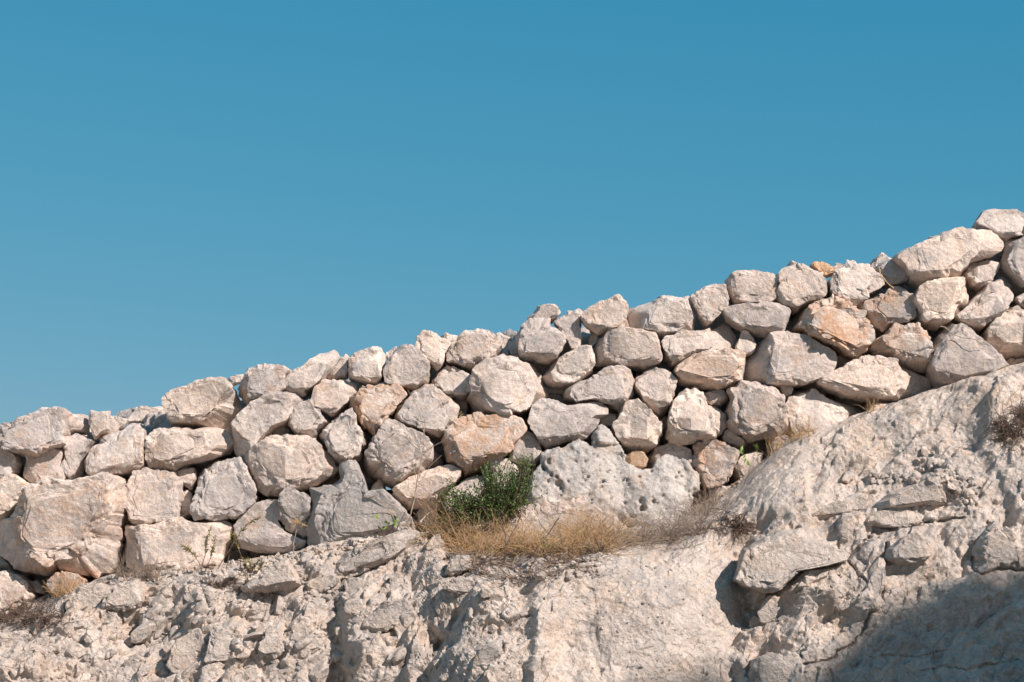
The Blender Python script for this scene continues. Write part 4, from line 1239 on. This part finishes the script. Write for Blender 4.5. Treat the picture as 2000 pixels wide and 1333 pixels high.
# ------------------------------------------------------------------ plants
class Tubes:
    def __init__(self):
        self.V, self.F, self.n = [], [], 0

    def add(self, pts, r0, r1=None, sides=3):
        pts = np.asarray(pts, dtype=float)
        m = len(pts)
        r1 = r0 * .4 if r1 is None else r1
        tg = np.gradient(pts, axis=0)
        tg /= np.linalg.norm(tg, axis=1)[:, None] + 1e-9
        ref = np.array([.31, .9, .2])
        a = np.cross(tg, ref)
        a /= np.linalg.norm(a, axis=1)[:, None] + 1e-9
        b = np.cross(tg, a)
        rr = np.linspace(r0, r1, m)[:, None]
        for k in range(sides):
            w = 2 * math.pi * k / sides
            self.V.append(pts + rr * (math.cos(w) * a + math.sin(w) * b))
        for k in range(sides):
            i0 = self.n + k * m
            i1 = self.n + ((k + 1) % sides) * m
            q = np.arange(m - 1)
            self.F.append(np.stack([i0 + q, i0 + q + 1, i1 + q + 1, i1 + q], 1))
        self.n += m * sides

    def build(self, name, mat, loc=(0, 0, 0), parent=None):
        V = np.concatenate(self.V) - np.array(loc)
        return link(name, mesh_from(name, V, np.concatenate(self.F), mat), loc, parent)


class Leaves:
    def __init__(self):
        self.V, self.F = [], []

    def add(self, p, d, length, width, rng):
        d = np.asarray(d, float)
        d /= np.linalg.norm(d) + 1e-9
        s = np.cross(d, rng.normal(size=3))
        s /= np.linalg.norm(s) + 1e-9
        u = np.cross(s, d)
        n = len(self.V)
        p = np.asarray(p)
        self.V += [p, p + d * length * .5 + s * width * .5 + u * width * .15, p + d * length, p + d * length * .5 - s * width * .5 + u * width * .15, p + d * length * .5]
        self.F += [(n, n + 4, n + 1), (n + 4, n + 2, n + 1), (n, n + 3, n + 4), (n + 4, n + 3, n + 2)]

    def build(self, name, mat, loc=(0, 0, 0), parent=None):
        return link(name, mesh_from(name, np.array(self.V) - np.array(loc), np.array(self.F), mat, smooth=False), loc, parent)


def blade(T, p, d, length, r, rng, bend=.5, segs=4, wild=.12):
    d = np.asarray(d, float)
    d = d / np.linalg.norm(d)
    pts = [np.asarray(p, float)]
    side = rng.normal(size=3) * np.array([1, .7, .3])
    for k in range(segs):
        d = d + side * bend / segs + rng.normal(0, wild, 3) + np.array([0, 0, -.10 * bend])
        d /= np.linalg.norm(d)
        pts.append(pts[-1] + d * length / segs)
    T.add(pts, r, r * .35)
    return pts


def tuft(T, spots, length, rng, lean=(0, -.15, 1.0), spread=.5, r=.0022, bend=.5, wild=.12):
    for px, py in spots:
        loc, nrm = hit(px, py)
        if loc is None:
            continue
        d = np.array(lean) + rng.normal(0, spread, 3) * np.array([1, .6, .35])
        blade(T, np.array(loc) + np.array([0, 0, -.01]), d, length * rng.uniform(.5, 1.15), r * rng.uniform(.7, 1.2), rng, bend, 4, wild)


def region(pts, n, rng, sx=8, sy=5):
    L = np.array(pts, float)
    m = max(4, n // 14)                       # clumps
    k = rng.randint(0, len(L), m)
    C = L[k] + rng.normal(size=(m, 2)) * np.array([sx, sy])
    wgt = rng.uniform(.1, 1, m) ** 1.5
    j = rng.choice(m, n, p=wgt / wgt.sum())
    return [(C[i, 0] + rng.normal(0, 3.5), C[i, 1] + rng.normal(0, 1.8)) for i in j]


pr = np.random.RandomState(21)
# straw-coloured grass along the ledge (no one could count the blades)
T = Tubes()
tuft(T, region([(870,1062),(890,1066),(905,1072),(925,1075),(945,1078),(880,1050)], 620, pr, 19, 9), .33, pr, (-.05, -.2, .8), .85, .0019, .9, wild=.30)
tuft(T, region([(960,1080),(985,1082),(1010,1082),(1040,1080),(1065,1080),(1090,1078)], 560, pr, 18, 8), .29, pr, (0, -.25, 1), .75, .0019, 1.0, wild=.28)
tuft(T, region([(1140,1070),(1160,1068),(1180,1066),(1200,1062),(1115,1074)], 620, pr, 18, 9), .33, pr, (.05, -.2, .8), .85, .0019, .9, wild=.30)
T.build('dry_grass', M_STRAW)['kind'] = 'stuff'
# dull tangle at its right
T = Tubes()
tuft(T, region([(1240,1068),(1265,1066),(1290,1064),(1315,1056),(1340,1044),(1365,1030),(1390,1012)], 720, pr, 18, 9), .27, pr, (.1, -.25, .8), .9, .0019, 1.1, .30)
T.build('dry_grass', M_GREYTWIG)['kind'] = 'stuff'
# twig litter
for mat_, cnt, thick in ((M_GREYTWIG, 300, .0024), (M_DEAD, 260, .0028)):
    T = Tubes()
    for px, py in region([(930,1100),(960,1108),(990,1114),(1020,1122),(1050,1116),(1080,1106),(1110,1098),(1150,1090)], cnt, pr, 20, 11):
        loc, _ = hit(px, py)
        if loc is not None:
            d = np.array([pr.normal(), pr.normal(0, .5), pr.uniform(0, .35)])
            blade(T, np.array(loc) + np.array([0, -.01, .008]), d, pr.uniform(.06, .22), thick * pr.uniform(.6, 1.5), pr, .9, 5, .25)
    T.build('twig_litter', mat_)['kind'] = 'stuff'


def dead_bush(name, centre_px, n, length, label, mat, group=None, sx=22, sy=10, lean=(0, -.3, .5), r=.0035):
    c, _ = hit(*centre_px)
    T = Tubes()
    for px, py in region([centre_px], n, pr, sx, sy):
        loc, _ = hit(px, py)
        if loc is None:
            continue
        d = np.array(lean) + pr.normal(0, .8, 3) * np.array([1, .6, .5])
        pts = blade(T, np.array(loc) + np.array([0, 0, -.01]), d, length * pr.uniform(.5, 1.1), r * pr.uniform(.6, 1.2), pr, 1.1, 5, .28)
        for k in (2, 3):
            blade(T, pts[k], pr.normal(size=3), length * pr.uniform(.2, .45), r * .5, pr, .8, 3, .25)
    o = T.build(name, mat, c)
    return tag(o, label, 'dead bush', group)


dead_bush('dead_bush', (48, 1208), 300, .20, 'dark dead twigs heaped under the wall at the far left', M_DEAD, sx=34, sy=14)
dead_bush('dead_bush', (1982, 842), 240, .20, 'dark brown dead bush on the slope at the right edge', M_DEAD, sx=20, sy=14, lean=(-.2, -.4, .5))
dead_bush('dead_bush', (1436, 1028), 100, .16, 'small dark tangle of dead roots above the bright slab', M_DEAD, sx=12, sy=7, lean=(0, -.5, .2))
dead_bush('dead_bush', (450, 1143), 120, .09, 'low dark patch of dead twigs beside the cream block', M_DEAD, sx=20, sy=8)
dead_bush('dead_bush', (878, 1078), 40, .08, 'small black dead clump at the left end of the straw', M_DEAD, sx=7, sy=6)


def thin_tuft(pts, n, length, label, lean, spread=.3, mat=M_STRAW, r=.0018, bend=.4):
    T = Tubes()
    c, _ = hit(*pts[0])
    tuft(T, region(pts, n, pr, 9, 3), length, pr, lean, spread, r, bend)
    return tag(T.build('grass_tuft', mat, c), label, 'dry grass', 'dry grass tufts')


thin_tuft([(1510,868),(1530,862),(1550,858),(1575,850),(1600,842),(1545,858)], 240, .13, 'upright golden grass on the rim under two grey wall stones', (0, -.1, 1))
thin_tuft([(1694,802),(1699,801)], 40, .12, 'few fine straws under the long pointed stone', (-.1, -.1, 1), .5)
thin_tuft([(235,1130),(250,1135),(265,1132),(285,1130),(300,1130)], 170, .18, 'thin grey brown grass beside the largest wall stone', (.05, -.2, 1), .55, M_GREYTWIG)
thin_tuft([(112,1158),(122,1160),(132,1158)], 160, .14, 'short dry grass around the low orange stone', (0, -.2, 1), .5)
for px, py, tip, lab in [(1936, 800, -.6, 'thin dry stem leaning far to the left above the dead bush at the right edge'), (1950, 796, -.25, 'thin dry stem leaning slightly left above the dead bush at the right edge'), (1966, 790, .1, 'thin dry stem standing upright above the dead bush at the right edge')]:
    T = Tubes()
    tuft(T, [(px, py)], .34, pr, (tip, -.1, .9), .15, .0022, .4)
    if T.V:
        tag(T.build('dry_stalk', M_STRAW, hit(px, py)[0]), lab, 'dry weed', 'stems on the slope by the right edge')
thin_tuft([(1360,985),(1385,990),(1400,985)], 60, .16, 'sparse stems beside the brown stained stone', (.1, -.2, 1), .6, M_GREYTWIG)


def leafy(name, label, category, stems, leaf_mat, stem_mat, leaf_n, leaf_len, leaf_w, r=.003, tip_only=.3, group=None, spread=.25):
    """stems: list of (root px, root py, list of px,py along the stem); returns thing > stems, foliage"""
    c, _ = hit(*stems[0][0])
    root = bpy.data.objects.new(name, None)
    COL.objects.link(root)
    root.location = c
    tag(root, label, category, group)
    T, Lv = Tubes(), Leaves()
    for (bx, by), path in stems:
        loc, _ = hit(bx, by)
        y = loc.y - .01
        pts = [np.array(loc)]
        for k, (x, yy) in enumerate(path):
            pts.append(at(x, yy, y - .02 * (k + 1) + pr.uniform(-.03, .03)))
        fine = []
        for a, b in zip(pts[:-1], pts[1:]):
            for s in (0, .33, .66):
                fine.append(a + (b - a) * s + pr.normal(0, .003, 3))
        fine.append(pts[-1])
        fine = np.array(fine)
        T.add(fine, r, r * .45, 4)
        m = len(fine)
        for k in range(leaf_n):
            s = pr.uniform(tip_only, 1) * (m - 1)
            i = min(int(s), m - 2)
            p = fine[i] + (fine[i + 1] - fine[i]) * (s - i)
            d = (fine[i + 1] - fine[i])
            d = d / np.linalg.norm(d) + pr.normal(0, spread + .5, 3)
            Lv.add(p, d, leaf_len * pr.uniform(.6, 1.2), leaf_w * pr.uniform(.7, 1.2), pr)
    T.build('stem', stem_mat, c, root)
    Lv.build('foliage', leaf_mat, c, root)
    return root


leafy('small_shrub', 'thin olive leaved sprig with two upright stems left of the cream block', 'shrub',
      [((392,1118), [(400,1085),(405,1050),(410,1035)]), ((395,1120), [(385,1090),(370,1075),(358,1068)]), ((400,1120), [(412,1090),(418,1062),(422,1050)])], M_OLIVE, M_DEAD, 60, .030, .008, .0028, .35)
leafy('small_shrub', 'thin branching sprig leaning right over the wall foot, olive tips', 'shrub',
      [((425,1112), [(450,1070),(470,1040),(490,1020),(505,1012)]), ((470,1120), [(470,1085),(462,1060),(458,1045)]), ((440,1115), [(455,1055),(452,1045)])], M_OLIVE, M_DEAD, 55, .028, .008, .0028, .45)
leafy('small_shrub', 'low bushy olive sprig just behind the cream block', 'shrub',
      [((490,1120), [(488,1105),(485,1092)]), ((495,1120), [(500,1102),(506,1094)]), ((500,1120), [(508,1108),(514,1100)]), ((485,1118), [(478,1102),(476,1092)])], M_OLIVE, M_DEAD, 55, .022, .007, .0022, .2)
leafy('leafy_sprig', 'few bright green leaves in front of the grey horned stone', 'plant',
      [((748,1050), [(745,1035),(738,1012)]), ((750,1050), [(756,1038),(758,1020)]), ((752,1050), [(768,1030),(772,1015)])], M_FRESH, M_DEAD, 5, .040, .028, .002, .5, spread=.4)
leafy('leafy_sprig', 'few bright green leaves in the joint above the right rim', 'plant',
      [((1478,925), [(1460,900),(1442,878)]), ((1482,922), [(1480,890),(1478,865)])], M_FRESH, M_GREYTWIG, 5, .042, .032, .002, .55, spread=.4)
leafy('leafy_sprig', 'pale green leaves among twigs in the straw', 'plant',
      [((1072,1095), [(1074,1078),(1080,1062)]), ((1070,1096), [(1064,1080),(1062,1050)])], M_FRESH, M_DEAD, 12, .022, .008, .0028, .4, spread=.4)


def shrub():
    c, _ = hit(940, 1060)
    root = bpy.data.objects.new('green_shrub', None)
    COL.objects.link(root)
    root.location = c
    tag(root, 'dense dark green shrub with tiny leaves at the wall foot', 'shrub')
    T, Lv = Tubes(), Leaves()
    yb = -.50
    blobs = [(1005,935,26,26), (985,960,30,26), (960,965,34,28), (935,980,34,22), (905,975,32,20), (890,960,22,18), (960,985,40,22), (985,985,34,20), (925,995,34,16), (1015,915,24,20), (1028,900,14,12), (1000,925,26,18), (1000,960,30,22), (955,915,12,14), (900,990,24,14), (1010,950,18,22)]
    base = np.array(c)
    for i in range(400):
        bx, by, rx, ry = blobs[pr.randint(len(blobs))]
        px, py = bx + pr.normal(0, .80) * rx, by + pr.normal(0, .66) * ry
        tip = at(px, py, yb + pr.normal(0, .07))
        st = at(955 + .55 * (px - 955) + pr.normal(0, 10), 1010 + pr.normal(0, 8), yb + .05)
        midp = (st + tip) * .5 + pr.normal(0, .03, 3)
        pts = np.array([st, (st + midp) * .5 + pr.normal(0, .008, 3), midp, (midp + tip) * .5 + pr.normal(0, .012, 3), tip])
        if i % 2 == 0:
            T.add(pts, .0035, .0014, 3)
        d0 = tip - midp
        for k in range(16):
            s = pr.uniform(-.3, 1.05)
            Lv.add(midp + d0 * s + pr.normal(0, .012, 3), d0 / np.linalg.norm(d0) + pr.normal(0, .7, 3), pr.uniform(.012, .022), pr.uniform(.007, .012), pr)
    for px, py in [(860,948),(875,935),(1030,900),(1045,930),(870,975),(880,1000),(1060,938),(1000,890),(925,940)]:
        tip = at(px, py, yb - .02)
        st = at(950 + .4 * (px - 950), 990, yb + .02)
        pts = np.array([st + (tip - st) * t + pr.normal(0, .006, 3) for t in np.linspace(0, 1, 7)])
        T.add(pts, .003, .001, 3)
        for k in range(14):
            s = pr.uniform(.3, 1)
            Lv.add(st + (tip - st) * s, pr.normal(size=3), .014, .008, pr)
    T.build('stem', M_DEAD, c, root)
    Lv.build('foliage', M_LEAF, c, root)


shrub()


def stalk(name, label, category, root_px, paths, mat, r, head=None):
    loc, _ = hit(*root_px)
    T = Tubes()
    for path, y, rad in paths:
        pts = [at(x, yy, y + .02 * math.sin(k)) for k, (x, yy) in enumerate(path)]
        fine = []
        for a, b in zip(pts[:-1], pts[1:]):
            fine += [a, a + (b - a) * .5 + pr.normal(0, .004, 3)]
        fine.append(pts[-1])
        T.add(fine, rad, rad * .55, 4)
    if head is None:
        o = T.build(name, mat, loc)
        return tag(o, label, category)
    root = bpy.data.objects.new(name, None)
    COL.objects.link(root)
    root.location = loc
    tag(root, label, category)
    T.build('stem', mat, loc, root)
    for (hx, hy, y, n, ln) in head:
        H = Tubes()
        p = at(hx, hy, y)
        for k in range(n):
            blade(H, p + pr.normal(0, .006, 3), pr.normal(size=3) + np.array([0, 0, .3]), ln * pr.uniform(.5, 1), .0016, pr, .8, 3, .2)
        H.build('seed_head', M_STRAW, loc, root)
    return root


stalk('dry_stalk', 'tall thin dry weed stalk branching up across the wall stones', 'dry weed', (796, 1040),
      [([(796,1040),(803,1000),(812,960),(816,930),(824,890),(828,850),(829,820)], -.42, .0042),
       ([(828,850),(824,820),(812,790),(796,762)], -.42, .0022), ([(829,835),(836,812),(856,795),(876,778)], -.42, .0018), ([(836,812),(836,800),(831,795)], -.42, .0016),
       ([(816,930),(826,890),(850,870),(870,858),(900,846)], -.42, .0024), ([(900,846),(902,820),(899,812)], -.42, .0016),
       ([(814,945),(806,905),(790,878),(762,848)], -.42, .0018), ([(812,955),(840,910),(862,890)], -.42, .0020), ([(800,1015),(780,990),(745,980),(705,970)], -.42, .0020)],
      M_GREYTWIG, .004, [(876,778,-.42,7,.02), (899,811,-.42,10,.025), (831,795,-.42,6,.015), (762,848,-.42,5,.015)])
stalk('dry_stalk', 'short stalk with a fluffy tan seed head before the pale upright stone', 'dry weed', (571, 1082),
      [([(571,1082),(573,1062),(578,1040),(581,1024)], -.35, .0032), ([(578,1040),(588,1030),(594,1028)], -.35, .0018)], M_GREYTWIG, .003, [(578,1020,-.36,60,.045), (592,1026,-.36,16,.03)])
stalk('dead_branch', 'dark crooked branch lying in the twig litter', 'branch', (1020, 1140),
      [([(1018,1142),(1030,1122),(1040,1100),(1046,1090)], -1.12, .006), ([(1022,1136),(1010,1139),(1000,1140)], -1.12, .004), ([(1040,1100),(1030,1092)], -1.12, .003)], M_DEAD, .005)
stalk('dead_branch', 'dark upright dead stem rising through the straw, right one', 'branch', (1066, 1100),
      [([(1064,1100),(1062,1070),(1066,1050),(1080,1030),(1092,1012)], -.85, .006), ([(1070,1042),(1058,1028),(1052,1015)], -.85, .003), ([(1084,1026),(1096,1022)], -.85, .003)], M_DEAD, .005)
stalk('dead_branch', 'brown forked dead stem rising through the straw, left one', 'branch', (985, 1085),
      [([(990,1075),(988,1045),(982,1025),(975,1010)], -.85, .005), ([(989,1065),(998,1045),(1012,1022),(1022,1005)], -.85, .0035)], M_DEAD, .005)
stalk('dead_branch', 'dark curled branch at the left of the twig litter', 'branch', (935, 1100),
      [([(922,1100),(932,1110),(940,1100),(955,1095),(985,1085),(1010,1075)], -1.02, .005), ([(932,1110),(945,1106)], -1.02, .003)], M_DEAD, .005)
stalk('dead_branch', 'long grey twig lying along the rim right of the straw', 'branch', (1180, 1078),
      [([(1150,1085),(1190,1078),(1225,1058),(1240,1045)], -.95, .004)], M_GREYTWIG, .004)
stalk('twig', 'thin straw hanging between two stones of the top course', 'twig', (1745, 790),
      [([(1716,521),(1720,540),(1732,552),(1746,563)], -.22, .004)], M_STRAW, .004)
stalk('twig', 'bent dark twig caught across the triangular stone', 'twig', (1900, 760),
      [([(1836,638),(1852,646),(1868,656),(1884,661),(1897,662),(1912,668),(1926,673)], -.24, .0035)], M_GREYTWIG, .004)
